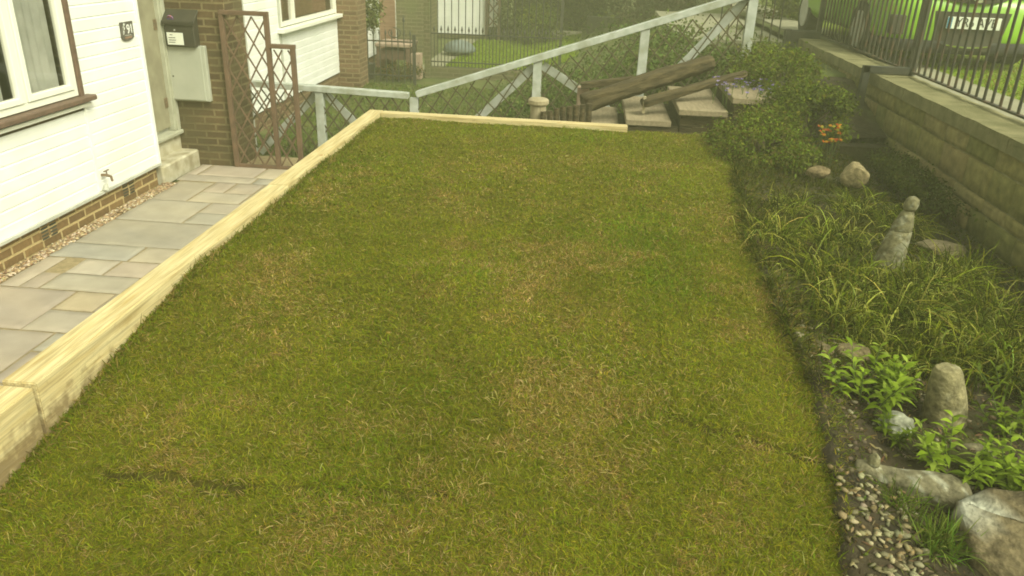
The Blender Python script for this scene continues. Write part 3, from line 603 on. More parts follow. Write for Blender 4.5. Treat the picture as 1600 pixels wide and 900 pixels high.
# ------------------------------------------------------------------ terrace houses beyond
def terrace(y0, y1, label, wy0, wy1, brickm, pier_x=-3.72, pier_d=.5):
    h = empty('white_house', (XH, y0, 0), label, 'house')
    cladding('cladding', y0, y1, .22, 2.9, h, holes=((wy0, wy1, 1.16, 2.9),))
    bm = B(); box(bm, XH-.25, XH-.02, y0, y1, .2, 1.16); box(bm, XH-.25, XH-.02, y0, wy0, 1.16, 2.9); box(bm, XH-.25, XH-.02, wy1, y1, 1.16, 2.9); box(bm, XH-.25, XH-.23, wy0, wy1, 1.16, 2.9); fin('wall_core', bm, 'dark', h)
    bm = B(); box(bm, XH-.25, XH-.03, y0, y1, -.1, .215); fin('brick_plinth', bm, 'brickF', h)
    bm = B(); box(bm, -9, XH-.25, y0-.3, y1+.3, 0, 2.9); fin('house_body', bm, brickm, h)
    bm = B(); box(bm, -4.5, pier_x, y1, y1+pier_d, -.1, 3.0); fin('brick_pier', bm, brickm, h)
    bm = B(); fr(bm, wy0, wy1, 1.16, 2.86, .05, XH-.06, XH+.012); box(bm, XH-.06, XH+.012, wy0+.5, wy0+.55, 1.21, 2.8); w_ = fin('window', bm, 'frame', h)
    bm = B(); box(bm, XH-.03, XH-.025, wy0+.05, wy1-.05, 1.2, 2.8); fin('pane', bm, 'glass', w_)
    bm = B(); box(bm, XH-.02, XH+.1, wy0-.12, wy1+.1, 1.09, 1.145); fin('sill', bm, 'frame', w_, bevel=.006)
    bm = B(); box(bm, XH-.15, XH-.14, wy0+.05, wy1-.05, 1.2, 2.8); fin('curtain', bm, 'boardw', w_)
    bm = B(); bm2 = [bm.verts.new(p) for p in ((-9.2, y0-.4, 2.95), (-3.9, y0-.4, 2.95), (-3.9, y1+.6, 2.95), (-9.2, y1+.6, 2.95), (-6.5, y0-.4, 4.6), (-6.5, y1+.6, 4.6))]
    for f in ((1, 2, 5, 4), (3, 0, 4, 5), (0, 1, 4), (2, 3, 5), (0, 3, 2, 1)): bm.faces.new([bm2[k] for k in f])
    fin('roof', bm, 'roof', h)
    return h
h2 = terrace(8.56, 12.95, 'second white clad house behind the brown trellis, white window sill', 10.5, 12.9, 'brickF')
bm = B(); box(bm, XH+.001, XH+.014, 10.44, 10.49, .235, 2.88); fin('joint_strip', bm, 'trim', h2)
h3 = terrace(13.5, 17.0, 'third white clad house partly behind black railings and potted tree', 14.0, 15.4, 'brickG', pier_x=-3.32, pier_d=.7)
h4 = empty('white_house', (-3, 20.5, 0), 'fourth white clad wall seen between the brick pillar and dark hedge', 'house')
cladding('cladding', -4.4, -2.62, .1, 2.9, h4, xh=20.5, face='y', pitch=.14)
bm = B(); box(bm, -4.4, -2.62, 20.52, 24, 0, 3.0); fin('house_body', bm, 'brickG', h4)
bm = B(); box(bm, -4.5, -2.5, 20.4, 24.2, 3.0, 3.15); fin('roof', bm, 'roof', h4)
bm = B(); box(bm, -2.62, -2.56, 20.40, 20.46, 0, 3.0); box(bm, -2.30, -2.25, 20.40, 20.46, 0, 3.0)
for k in range(8): bar(bm, (-2.56, 20.43, .3+k*.3), (-2.30, 20.43, .6+k*.3), .03, .03); bar(bm, (-2.30, 20.43, .3+k*.3), (-2.56, 20.43, .6+k*.3), .03, .03)
fin('porch_lattice', bm, 'brown', h4)
bm = B(); box(bm, -2.54, -2.28, 20.6, 20.62, .3, 3.0); fin('white_porch_panel', bm, 'pvc', h4)

# ------------------------------------------------------------------ brown trellis in front
tr = empty('lattice_trellis', (-3.3, 7.84, 0), 'rusty brown two step lattice trellis standing across the path end', 'trellis')
def lattice(bm, x0, x1, z0, z1, y, sx, sz, w_, th, top=None):
    """diamond lattice in plane y; both diagonals clipped to the rectangle"""
    k = sz/sx
    for sgn, yy in ((1, y-th*.5), (-1, y+th*.5)):
        c = -40
        for c in range(-60, 90):
            # line z = z0 + sgn*k*(x-x0) + c*sz
            lo_, hi_ = x0, x1; b0 = z0+c*sz
            if sgn > 0: lo_ = max(lo_, x0+(z0-b0)/k); hi_ = min(hi_, x0+(z1-b0)/k)
            else: lo_ = max(lo_, x0+(b0-z1)/k); hi_ = min(hi_, x0+(b0-z0)/k)
            if hi_-lo_ > .012: bar(bm, (lo_, yy, b0+sgn*k*(lo_-x0)), (hi_, yy, b0+sgn*k*(hi_-x0)), th, w_, (0, 0, 1))
M['trel'] = mat('faded_brown_trellis', (.15, .09, .055), (.10, .062, .038), 10, .8)
for a, b_, zt, wd in ((-3.63, -3.17, 1.555, .05), (-3.17, -2.93, 1.25, .045)):
    bm = B(); lattice(bm, a+.02, b_-.02, .03, zt-.02, 7.84, .145, .25, .015, .007); fin('lattice_slats', bm, 'trel', tr)
for xx, zt in ((-3.625, 1.56), (-3.17, 1.56), (-2.925, 1.27)):
    bm = B(); box(bm, xx-.022, xx+.022, 7.815, 7.865, -.02, zt); fin('post', bm, 'trel', tr, bevel=.003)
bm = B(); box(bm, -3.645, -3.15, 7.81, 7.87, 1.545, 1.585); fin('top_rail', bm, 'trel', tr, bevel=.003)
bm = B(); box(bm, -3.148, -2.90, 7.81, 7.87, 1.245, 1.285); fin('top_rail', bm, 'trel', tr, bevel=.003)
bm = B(); box(bm, -3.60, -2.90, 7.82, 7.86, .0, .045); fin('bottom_rail', bm, 'trel', tr, bevel=.003)

# ------------------------------------------------------------------ white stair fence
YF = 8.4
fe = empty('white_fence', (-1.1, YF, 0), 'white handrail fence with diagonal braces and dark diamond mesh beside the steps', 'fence')
RA = (-3.80, .795); RB = (-1.86, .745); RC = (1.60, 1.92)
def rail_z(x): return np.interp(x, [RA[0], RB[0], RC[0]], [RA[1], RB[1], RC[1]])
bm = B(); bar(bm, (RA[0], YF, RA[1]), (RB[0]-.03, YF, RB[1]), .10, .06); fin('handrail', bm, 'fwhite', fe, bevel=.004)
bm = B(); bar(bm, (RB[0]+.06, YF, RB[1]+.02), (RC[0], YF, RC[1]), .11, .065); fin('handrail', bm, 'fwhite', fe, bevel=.004)
for x, zb in ((-3.76, -.05), (-2.87, -.05), (-1.83, .0), (-.52, .25), (.55, .55), (1.57, .95)):
    bm = B(); box(bm, x-.045, x+.045, YF-.035, YF+.035, zb, rail_z(x)-.03); fin('post', bm, 'fwhite', fe, bevel=.003)
for (x0, z0, x1, z1) in ((-2.83, .72, -2.2, .12), (-2.92, .70, -3.62, .02), (-.56, 1.10, -1.28, .40), (-.47, 1.12, .18, .74), (1.52, 1.85, .9, 1.12), (.18, .74, .5, .50)):
    bm = B(); bar(bm, (x0, YF+.045, z0), (x1, YF+.045, z1), .02, .085, (0, 0, 1)); fin('brace', bm, 'fwhite', fe, bevel=.002)
bm = B()   # diamond mesh battens, sheared with the rail
def mesh_sheared(bm, xa, xb, zfun, drop, sx, sz, w_):
    n = int((xb-xa)/sx)+int(drop/sz)+6
    for sgn in (1, -1):
        for c in range(-n, n*2):
            pts = []
            for s in np.linspace(0, 1, 60):
                x = xa+(xb-xa)*s; r = (sgn*(x-xa)/sx*sz + c*sz)   # height above lower line
                if 0 <= r <= drop: pts.append((x, zfun(x)-drop+r))
            if len(pts) > 1: bar(bm, (pts[0][0], YF-.02+.006*sgn, pts[0][1]), (pts[-1][0], YF-.02+.006*sgn, pts[-1][1]), .006, w_, (0, 0, 1))
mesh_sheared(bm, -3.74, -1.88, lambda x: float(rail_z(x))-.03, .70, .145, .20, .015)
mesh_sheared(bm, -1.80, 1.58, lambda x: float(rail_z(x))-.03, .82, .17, .22, .013)
fin('diamond_mesh', bm, 'mesh', fe)

# ------------------------------------------------------------------ garden steps
st = empty('garden_steps', (-.5, 7.6, 0), 'garden steps with grey timber treads climbing right past the lawn end', 'steps')
x0, z0 = -2.78, .04
for k in range(10):
    xx = x0+.45*k; zz = z0+.12*k
    bm = B(); box(bm, xx, xx+.40+random.uniform(0, .04), 7.06+random.uniform(-.03, .03), 8.28, zz-.055, zz); fin('tread', bm, 'tread', st, bevel=.006)
    bm = B(); box(bm, xx+.03, xx+.47, 7.10, 8.26, min(-.02, zz-.2), zz-.057); fin('riser', bm, 'oldwood', st)
# weathered timbers lying on the steps
def log(name, p, q, r, label, cat, seed, flat=.8, lobes=5, m='oldwood'):
    p = Vector(p); q = Vector(q); n = 26; bm = B(); rings = []; L = (q-p).length; K = 28
    for i in range(n+1):
        t = i/n; ring = []
        for k in range(K):
            a = 2*math.pi*k/K; rr = r*(1+.10*math.sin(lobes*a+seed)+.16*(mnoise.noise((math.cos(a)*2, math.sin(a)*2, t*3+seed)))+.26*mnoise.noise((math.cos(a)*5, math.sin(a)*5, t*5+seed))+.12*mnoise.noise((a*9, t*22, seed)))*(1-.25*t)*(.92 if i in (0, n) else 1)
            ring.append(bm.verts.new((t*L, math.cos(a)*rr, math.sin(a)*rr*flat)))
        rings.append(ring)
    for a, b_ in zip(rings, rings[1:]):
        for k in range(K): bm.faces.new((a[k], a[(k+1) % K], b_[(k+1) % K], b_[k]))
    bm.faces.new(rings[0]); bm.faces.new(rings[-1][::-1])
    o = fin(name, bm, m, smooth=True); o.location = p; d = q-p
    o.rotation_mode = 'XYZ'; o.rotation_euler = d.to_track_quat('X', 'Z').to_euler(); tag(o, label, cat); return o
log('weathered_log', (-.02, 7.45, .93), (1.16, 7.80, 1.32), .115, 'long dark weathered log lying up the steps against the fence', 'log', 3, .75)
log('split_log', (.52, 7.30, .99), (1.45, 7.62, 1.25), .07, 'slimmer brown split log on the near side of the big log', 'log', 8, .6)
bm = B(); box(bm, 0, .52, -.05, .05, 0, .06); o = fin('old_plank', bm, 'oldwood', bevel=.006); o.location = (-.05, 7.98, .98); o.rotation_euler = (0, R_(-9), 0); tag(o, 'short old brown plank behind the left end of the big log', 'plank')
bm = B(); box(bm, -.06, .06, -.05, .05, -.2, .0); o = fin('brick_block', bm, 'stone', bevel=.01); o.location = (-.03, 8.1, .98); tag(o, 'small tan block at the foot of the white diagonal brace', 'block')
# log roll edging
lr = empty('log_roll_edging', (-.15, 7.15, .7), 'dark ribbed log roll edging between the pale capped post and the steps', 'log edging')
for k in range(8):
    bm = B(); xx = -.36+k*.058; tube(bm, [(xx, 7.12+.012*k, .45), (xx-.01, 7.13+.012*k, .90+.012*k+random.uniform(-.008, .008))], [.03, .027], 8); fin('half_log', bm, 'oldwood', lr)
cp = empty('capped_post', (-.42, 7.22, .5), 'short pale round post with a flat cap behind the far sleeper', 'post')
bm = B(); tube(bm, [(-.42, 7.22, .3), (-.425, 7.22, .94)], .072, 16); fin('shaft', bm, 'postw', cp, smooth=False)
bm = B(); tube(bm, [(-.425, 7.22, .941), (-.425, 7.22, .955), (-.425, 7.22, .985), (-.425, 7.22, .998)], [.085, .095, .095, .08], 18); fin('cap', bm, 'postw', cp)
bm = B(); box(bm, .52, .545, 7.28, 7.32, .9, 1.05); tag(fin('marker_peg', bm, 'postw'), 'thin white peg standing beside the log on the steps', 'peg')

# ------------------------------------------------------------------ retaining wall with railings (right)
XW = 2.615
rw = empty('retaining_wall', (XW+.15, 6, .6), 'mossy block retaining wall with worn coping at right', 'wall')
rows = [(1.20, .0), (1.068, .13), (.863, .205), (.771, .09), (.60, .17), (.45, .15)]
parts = []
def blockbox(x0, x1, y0, y1, z0, z1, col):
    """bevelled, slightly irregular block face (front grid + sides)"""
    ny, nz = 6, 4; b = .008
    yy = np.r_[y0, np.linspace(y0+b, y1-b, ny), y1]; zz = np.r_[z0, np.linspace(z0+b, z1-b, nz), z1]
    Yg, Zg = np.meshgrid(yy, zz); Xg = x0+(fbm(Yg*9+40, Zg*9+y0*3)-.5)*.018+random.uniform(-.004, .004)
    Xg[0] = Xg[-1] = x0+.014; Xg[:, 0] = Xg[:, -1] = x0+.014
    k = len(yy); i = (np.arange(len(zz)-1)[:, None]*k+np.arange(k-1)).ravel()
    c = col*(.85+.3*fbm(Yg*6, Zg*6+5)[..., None])
    parts.append((np.stack([Xg, Yg, Zg], -1).reshape(-1, 3), np.stack([i, i+k, i+k+1, i+1], -1), c.reshape(-1, 3)))
ztop = 1.198
for (zb, hh) in [(1.068, .13), (.863, .205), (.771, .092), (.60, .17), (.40, .20), (.25, .15)]:
    y = 1.0+random.uniform(-.3, 0)
    while y < 11.0:
        L = random.choice([.22, .3, .42, .45, .36]) if hh > .1 else random.choice([.3, .45, .6])
        c = np.array(random.choice([(.225, .195, .07), (.185, .17, .055), (.245, .205, .085), (.155, .15, .046), (.215, .17, .07)]))
        blockbox(XW, XW+.2, y+.004, min(y+L, 11.15)-.004, zb+.004, zb+hh-.004, c); y += L
co, fs, cs = join(parts); link('block_face', npmesh('block_face', co, fs, cs), 'block', rw)
M['mortar'] = mat('pale_mortar', (.29, .265, .14), (.14, .13, .05), 6, .95, .4, 60)
bm = B(); box(bm, XW+.0125, XW+.3, .9, 11.15, .2, 1.20); fin('mortar_core', bm, 'mortar', rw)
y = .9; 
while y < 11.1:
    L = .6+random.uniform(-.03, .03); y2 = min(y+L, 11.2)
    bm = B(); box(bm, XW-.02, XW+.31, y+.003, y2-.003, 1.203, 1.30+random.uniform(-.003, .003)); bmesh.ops.subdivide_edges(bm, edges=list(bm.edges), cuts=3, use_grid_fill=True)
    for v in bm.verts: v.co += Vector((mnoise.noise(v.co*9), mnoise.noise(v.co*9+Vector((5, 0, 0))), mnoise.noise(v.co*9+Vector((0, 7, 0)))))*.007
    fin('coping_stone', bm, 'coping', rw, smooth=False); y = y2
bm = B(); box(bm, 1.9, XW+.02, 10.95, 11.14, .5, 1.12); fin('return_wall', bm, 'brickG', rw)

rl = empty('black_railing', (2.9, 6, 1.3), 'black iron railing along the coping of the right retaining wall', 'railing')
XR = 2.90
bm = B(); y = 1.4
while y < 11.0: 
    tube(bm, [(XR, y, 1.335), (XR, y, 2.42)], .0108, 6); y += .128
fin('bars', bm, 'ironr', rl)
bm = B(); bar(bm, (XR, 1.3, 1.34), (XR, 11.05, 1.34), .035, .014); fin('bottom_rail', bm, 'ironr', rl)
bm = B(); bar(bm, (XR, 1.3, 2.36), (XR, 11.05, 2.36), .035, .014); fin('top_rail', bm, 'ironr', rl)
for y in (1.5, 4.6, 7.58, 10.85):
    bm = B(); box(bm, XR-.03, XR+.03, y-.03, y+.03, 1.31, 2.5); fin('post', bm, 'iron', rl, bevel=.003)
    if y < 7: continue
    bm = B()
    zb = .62
    bar(bm, (XR-.03, y, 1.345), (XW-.14, y, 1.345), .06, .06); bar(bm, (XW-.11, y, 1.375), (XW-.11, y, zb), .06, .06, (0, 1, 0)); fin('wall_stay', bm, 'iron', rl, bevel=.002)
# gate at the top of the steps
gt = empty('metal_gate', (2.1, 10.6, 1.1), 'dark barred metal gate at the top of the steps, by the wall end', 'gate')
bm = B(); x = 1.62
while x < 2.42: tube(bm, [(x, 10.6, .95), (x, 10.6, 2.5)], .009, 6); x += .105
fin('bars', bm, 'ironr', gt); bm = B(); bar(bm, (1.56, 10.6, 1.0), (2.45, 10.6, 1.0), .03, .03); fin('bottom_rail', bm, 'ironr', gt)
bm = B(); bar(bm, (1.56, 10.6, 2.45), (2.45, 10.6, 2.45), .03, .03); fin('top_rail', bm, 'ironr', gt)
bm = B(); box(bm, 2.44, 2.50, 10.57, 10.63, .7, 1.40); fin('gate_post', bm, 'iron', gt)
bm = B(); box(bm, 2.5, 2.86, 10.55, 10.58, 1.02, 1.385); fin('side_panel', bm, 'iron', gt)
# street
bm = B(); box(bm, 2.9, 3.62, -5, 40, 1.0, 1.215); tag(fin('pavement', bm, 'pave'), kind='structure')
bm = B(); box(bm, 1.2, 2.9, 11.3, 16, .9, 1.17); tag(fin('garden_path', bm, 'pave'), kind='structure')
grid_mesh('grass_verge', 3.62, 14, 0, 60, 60, 160, lambda X, Y: 1.212+(fbm(X*2, Y*2)-.5)*.02, 'green', kind='structure')
n = 26000; x = rng.uniform(3.6, 5.6, n); y = 4.5+rng.random(n)**1.3*9; ang = rng.uniform(0, 6.28, n); el = rng.uniform(.4, 1.4, n)
d = np.stack([np.cos(ang)*np.cos(el), np.sin(ang)*np.cos(el), np.sin(el)], -1)
tag(link('verge_grass', npmesh('verge_grass', *strips(np.stack([x, y, np.full(n, 1.205)], -1), d, rng.uniform(.03, .07, n), np.full(n, .009), rng.uniform(.1, .5, n), [1, .8, .15], pick([(.16, .25, .015), (.19, .26, .02), (.24, .19, .05)], n, .2, [.5, .35, .15]))), 'blade'), kind='stuff')

# ------------------------------------------------------------------ plants
def leafcloud(pts, size, cols, outward=None, var=.25, p=None, aspect=.55):
    n = len(pts); d = rng.normal(size=(n, 3)); 
    if outward is not None: d = nrm(d)*.8+outward
    s = size*rng.uniform(.6, 1.4, n)
    return strips(pts, d, s, s*aspect, rng.uniform(0, .4, n), [.25, 1, .1], pick(cols, n, var, p))
def clump_pts(c, r, n, k=40, tight=.22, seed=0):
    """leaf positions: sub-clumps over an ellipsoid's outer part"""
    u = nrm(rng.normal(size=(k, 3))); rad = rng.uniform(.55, 1.0, k)**.6; sc = u*rad[:, None]
    i = rng.integers(0, k, n); w_ = rng.uniform(.6, 1.5, k)
    pts = sc[i]+rng.normal(size=(n, 3))*tight*w_[i][:, None]
    out = nrm(pts)
    return np.array(c)+pts*np.array(r), out
G_DARK = [(.055, .072, .009), (.045, .06, .008), (.075, .09, .012)]
G_MID = [(.105, .145, .010), (.08, .115, .010), (.135, .165, .014)]
G_LIGHT = [(.11, .16, .02), (.13, .18, .03), (.09, .13, .02)]
def shrub(name, c, r, n, size, cols, label, cat='shrub', group=None, k=40, tight=.15, z0=None, p=None, extra=None, aspect=.55):
    base = c[2]-r[2]*.95 if z0 is None else z0
    t = empty(name, (c[0], c[1], base), label, cat, group)
    pts, out = clump_pts(c, r, n, k, tight); m_ = pts[:, 2] > base+.0; pts = pts[m_]; out = out[m_]
    parts = [leafcloud(pts, size, cols, out*.6, p=p, aspect=aspect)]
    if extra: parts += extra
    link('foliage', npmesh('foliage', *join(parts)), 'leaf', t)
    bm = B()
    for j in range(5):
        a = j*1.26; tip = Vector(c)+Vector((math.cos(a)*r[0]*.5, math.sin(a)*r[1]*.5, r[2]*.3))
        tube(bm, [(c[0]+.004*math.cos(a), c[1]+.004*math.sin(a), base-.03), ((c[0]+tip.x)/2, (c[1]+tip.y)/2, (base+tip.z)/2+.04), tip], [.014+r[0]*.01, .01, .004], 6)
    fin('stem', bm, 'bark', t)
    return t

# dark shrub mound by the wall, behind the grasses
shrub('shrub', (1.9, 6.95, 1.00), (.36, .6, .27), 14000, .028, G_MID+G_DARK, 'dark green bushy mound in the bed before the far stay of the wall', z0=.8)
shrub('shrub', (1.42, 6.3, .93), (.36, .6, .18), 11000, .024, G_MID+[(.1, .09, .02)], 'low olive green mound spilling onto the far right lawn corner', z0=.8)
shrub('shrub', (1.85, 8.0, 1.20), (.42, .5, .26), 9000, .03, G_MID+[(.11, .11, .03)], 'green bush beside the top of the steps', z0=.85)
shrub('shrub', (2.4, 5.9, .80), (.14, .7, .10), 6000, .022, G_DARK, 'low dark bush hugging the foot of the block wall', z0=.66)
shrub('shrub', (2.2, 9.4, 1.12), (.26, .9, .14), 6000, .03, [(.07, .09, .03), (.1, .1, .03)], 'hazy low green growth at the far foot of the wall', z0=.95)
# flowers
def flowers(name, pos, col, label, n_pet=6, s=.02, stem_h=.18, cat='flower'):
    t = empty(name, (pos[0][0], pos[0][1], pos[0][2]-stem_h), label, cat)
    for (x, y, z) in pos:
        b_, d_, c_ = [], [], []
        for k in range(n_pet):
            a = 2*math.pi*k/n_pet+x*50; b_.append((x, y, z)); d_.append((math.cos(a), math.sin(a), .5+random.uniform(-.3, .5))); c_.append(col[random.randrange(len(col))])
        b_, d_, c_ = map(np.array, (b_, d_, c_)); n = len(b_)
        bl = link('bloom', npmesh('bloom', *strips(b_, d_, np.full(n, s), np.full(n, s*.7), np.full(n, .2), [.3, 1, .4], c_)), 'leaf', t)
        bm = B(); tube(bm, [(x+random.uniform(-.04, .04), y+.02, z-stem_h), (x, y, z)], .0025, 5); fin('stem', bm, 'leafgreen', bl)
    return t
M['leafgreen'] = mat('stem_green', (.07, .11, .02), (.1, .13, .03), 20, .7)
flowers('orange_flowers', [(1.90+random.uniform(-.09, .09), 6.25+random.uniform(-.05, .05), .97+random.uniform(-.03, .11)) for _ in range(16)], [(.5, .12, .02), (.6, .3, .03), (.38, .07, .02), (.4, .38, .05)], 'orange and yellow leaved sprig in front of the dark mound', s=.028)
flowers('purple_flowers', [(1.45+random.uniform(-.3, .3), 7.35+random.uniform(-.3, .35), 1.17+random.uniform(-.05, .06)) for _ in range(46)], [(.26, .2, .42), (.2, .16, .36), (.34, .28, .5)], 'mauve flowers around the right end of the steps', s=.02)
flowers('yellow_flower', [(1.02, 3.51, .83)], [(.75, .33, .01)], 'single orange yellow bloom at the lawn edge before the long grass', s=.016, n_pet=8, stem_h=.08)

# long arching grass clumps
def grass_clump(c, n, L, spread, label, cols, name='grass_clump', wd=.0045, group='long arching grass clumps in the bed', dro=(.5, 1.2)):
    n = int(n*(1.5 if L > .19 else 1)); L = L*(1.5 if L > .19 else 1)
    t = empty(name, c, label, 'grass clump', group); ang = rng.uniform(0, 6.28, n); el = np.clip(rng.normal(1.0, .3, n), .15, 1.5)
    d = np.stack([np.cos(ang)*np.cos(el), np.sin(ang)*np.cos(el), np.sin(el)], -1); b_ = np.array(c)+np.c_[rng.normal(0, spread, (n, 2)), np.zeros(n)-.01]
    col = pick(cols, n, .25); Ls = L*1.15*rng.uniform(.45, 1.15, n)
    link('blades', npmesh('blades', *strips(b_, d, Ls, np.full(n, wd)*rng.uniform(.7, 1.4, n), rng.uniform(*dro, n), [.8, 1, .95, .8, .55, .1], col, tipcol=col*1.3)), 'blade', t); return t
GC = [(.09, .115, .006), (.165, .195, .013), (.05, .066, .005), (.29, .29, .06), (.035, .042, .003)]
for k, (x, y, n, L, lab) in enumerate([(1.22, 3.75, 420, .30, 'yellow green grass clump at the lawn edge left of the stone figure'), (1.55, 3.45, 420, .32, 'arching grass clump right in front of the stone figure'),
        (1.95, 3.5, 380, .34, 'tall arching grass clump nearest the block wall, right of the figure'), (1.2, 3.3, 360, .24, 'darker grass clump above the small brown rock'), (1.5, 3.05, 380, .26, 'grass clump directly behind the upright cone stone'),
        (1.45, 4.4, 300, .26, 'thin grass clump behind the stone figure on its left'), (1.75, 5.0, 260, .24, 'sparse grass clump before the rounded brown stone'), (1.85, 2.95, 300, .26, 'dark grass clump at the right photo edge behind the ferny plant'), (1.3, 4.9, 240, .2, 'low grass tuft near the far lawn edge'), (2.02, 4.05, 380, .30, 'long grass clump leaning on the block wall behind the figure'), (1.75, 3.05, 380, .3, 'dark arching grass clump behind the ferny plant, left of the edge one'), (1.1, 4.25, 300, .22, 'soft green grass clump at the lawn edge beyond the figure'), (2.0, 4.9, 300, .26, 'loose grass clump behind and right of the stone figure'), (1.38, 3.62, 420, .32, 'dense yellow green grass clump between the lawn edge and the figure foot'), (1.7, 3.75, 380, .3, 'grass clump partly covering the right foot of the stone figure'), (1.32, 3.05, 300, .2, 'short grass clump between the brown rocks and the cone stone')]):
    grass_clump((x, y, float(bed_z(np.array(x), np.array(y)))), n, L, .07, lab, GC)
n = 92000; x = rng.uniform(.9, 2.6, n); y = rng.uniform(1.2, 7.2, n); m_ = ((y > 2.7) | (x > 1.78)) & (x > lawn_edge(y)-.06+(fbm(y*7, y*0)-.5)*.16) & (fbm(x*3+2, y*3) > .30) ; x, y = x[m_], y[m_]; n = len(x)
ang = rng.uniform(0, 6.28, n); el = rng.uniform(.2, 1.4, n); d = np.stack([np.cos(ang)*np.cos(el), np.sin(ang)*np.cos(el), np.sin(el)], -1)
col = pick([(.045, .058, .004), (.075, .09, .006), (.03, .036, .003), (.10, .085, .02)], n, .25)
tag(link('bed_undergrowth', npmesh('bed_undergrowth', *strips(np.stack([x, y, bed_z(x, y)-.01], -1), d, (rng.uniform(.03, .07, n)+.10*(fbm(x*2.2+8, y*2.2)**2))*np.clip(1.9-.55*x, .45, 1), rng.uniform(.003, .007, n), rng.uniform(.1, .9, n), [.6, 1, .7, .1], col)), 'blade'), kind='stuff')

n = 9000; x = rng.uniform(.78, 1.75, n); y = rng.uniform(1.45, 2.9, n); m_ = (x > lawn_edge(y)-.03) & (fbm(x*8+2, y*8+33) > .50) & (np.hypot(x-.97, (y-1.9)*.6) > .09); x, y = x[m_], y[m_]; n = len(x)
ang = rng.uniform(0, 6.28, n); el = rng.uniform(.1, 1.2, n); d = np.stack([np.cos(ang)*np.cos(el), np.sin(ang)*np.cos(el), np.sin(el)], -1)
tag(link('low_weeds', npmesh('low_weeds', *strips(np.stack([x, y, bed_z(x, y)-.004], -1), d, rng.uniform(.015, .045, n), rng.uniform(.002, .006, n), rng.uniform(.1, .9, n), [.6, 1, .7, .1], pick([(.07, .09, .008), (.10, .12, .012), (.12, .09, .035), (.05, .055, .01)], n, .25))), 'blade'), kind='stuff')
# leafy perennials (stems with paired lance leaves)
def leafy(c, stems, H, leaf, spread, label, cols, cat='plant', lean=(0, 0), group='leafy green perennials in the bed'):
    t = empty('leafy_plant', c, label, cat, group); bm = B(); b_, d_, L_, c_ = [], [], [], []
    for s in range(stems):
        a = random.uniform(0, 6.28); r = spread*math.sqrt(random.random()); hx = H*random.uniform(.6, 1.1)
        p0 = Vector((c[0]+r*math.cos(a)*.5, c[1]+r*math.sin(a)*.5, c[2]-.01)); p1 = Vector((c[0]+r*math.cos(a)*1.2+lean[0], c[1]+r*math.sin(a)*1.2+lean[1], c[2]+hx))
        tube(bm, [p0, (p0+p1)/2+Vector((0, 0, .01)), p1], [.003, .0025, .0015], 5)
        nn = 7; base_az = random.uniform(0, 3.14)
        for j in range(nn):
            tt = .25+.75*j/(nn-1); p = p0.lerp(p1, tt)
            for sgn in (0, 1):
                az = base_az+j*1.57+sgn*math.pi+random.uniform(-.3, .3); up = .25+.7*tt
                b_.append(p[:]); d_.append((math.cos(az), math.sin(az), up)); L_.append(leaf*random.uniform(.7, 1.15)*(1-.35*abs(tt-.6))); c_.append(cols[random.randrange(len(cols))])
    b_, d_, L_, c_ = map(np.array, (b_, d_, L_, c_)); n = len(b_); c_ = c_*(1+rng.normal(0, .15, (n, 1)))
    side = nrm(np.cross(d_, np.array([0, 0, 1.])[None]+rng.normal(0, .15, (n, 3))))
    link('leaves', npmesh('leaves', *strips(b_, d_, L_, L_*.27, rng.uniform(.2, .7, n), [.15, .75, 1, .8, .4, .05], c_, side)), 'leaf', t, smooth=True)
    fin('stem', bm, 'leafgreen', t); return t
LC = [(.17, .25, .014), (.20, .28, .02), (.13, .195, .012), (.23, .30, .04)]
LD = [(.10, .15, .010), (.125, .175, .012), (.08, .115, .008)]
def bz(x, y): return float(bed_z(np.array(float(x)), np.array(float(y))))
leafy((1.10, 2.62, bz(1.1, 2.62)), 12, .15, .075, .14, 'bright leafy plant by the lawn edge in front of the small brown rock', LC)
leafy((1.27, 2.68, bz(1.27, 2.68)), 9, .17, .075, .09, 'bright leafy plant immediately left of the upright cone stone', LC)
leafy((1.30, 2.28, bz(1.3, 2.28)), 12, .14, .075, .13, 'bright leafy plant above the lying stone ornament', LC)
leafy((1.50, 2.22, bz(1.5, 2.22)), 12, .16, .08, .13, 'leafy plant behind the big boulder at the right edge', LC)
leafy((1.48, 2.05, bz(1.48, 2.05)), 6, .10, .07, .10, 'low leafy plant touching the top of the big boulder', LD)
leafy((1.62, 2.55, bz(1.62, 2.55)), 12, .15, .055, .13, 'darker ferny plant right of the upright cone stone', LD)
leafy((1.72, 2.80, bz(1.72, 2.8)), 9, .15, .05, .12, 'small dark leafy plant at the right edge in deep shade', LD)
leafy((1.13, 2.42, bz(1.13, 2.42)), 6, .07, .055, .07, 'small leafy sprig in front of the pale lichen stone', LD)
grass_clump((1.12, 1.93, bz(1.12, 1.93)), 260, .13, .035, 'green grass tuft between the gravel and the big boulder', [(.08, .13, .013), (.10, .155, .018), (.13, .16, .03)], wd=.0035, dro=(.1, .6))
grass_clump((1.06, 2.07, bz(1.06, 2.07)), 120, .11, .03, 'thin grass tuft under the lying stone ornament', [(.08, .12, .013), (.10, .14, .018)], wd=.003, dro=(.1, .6))

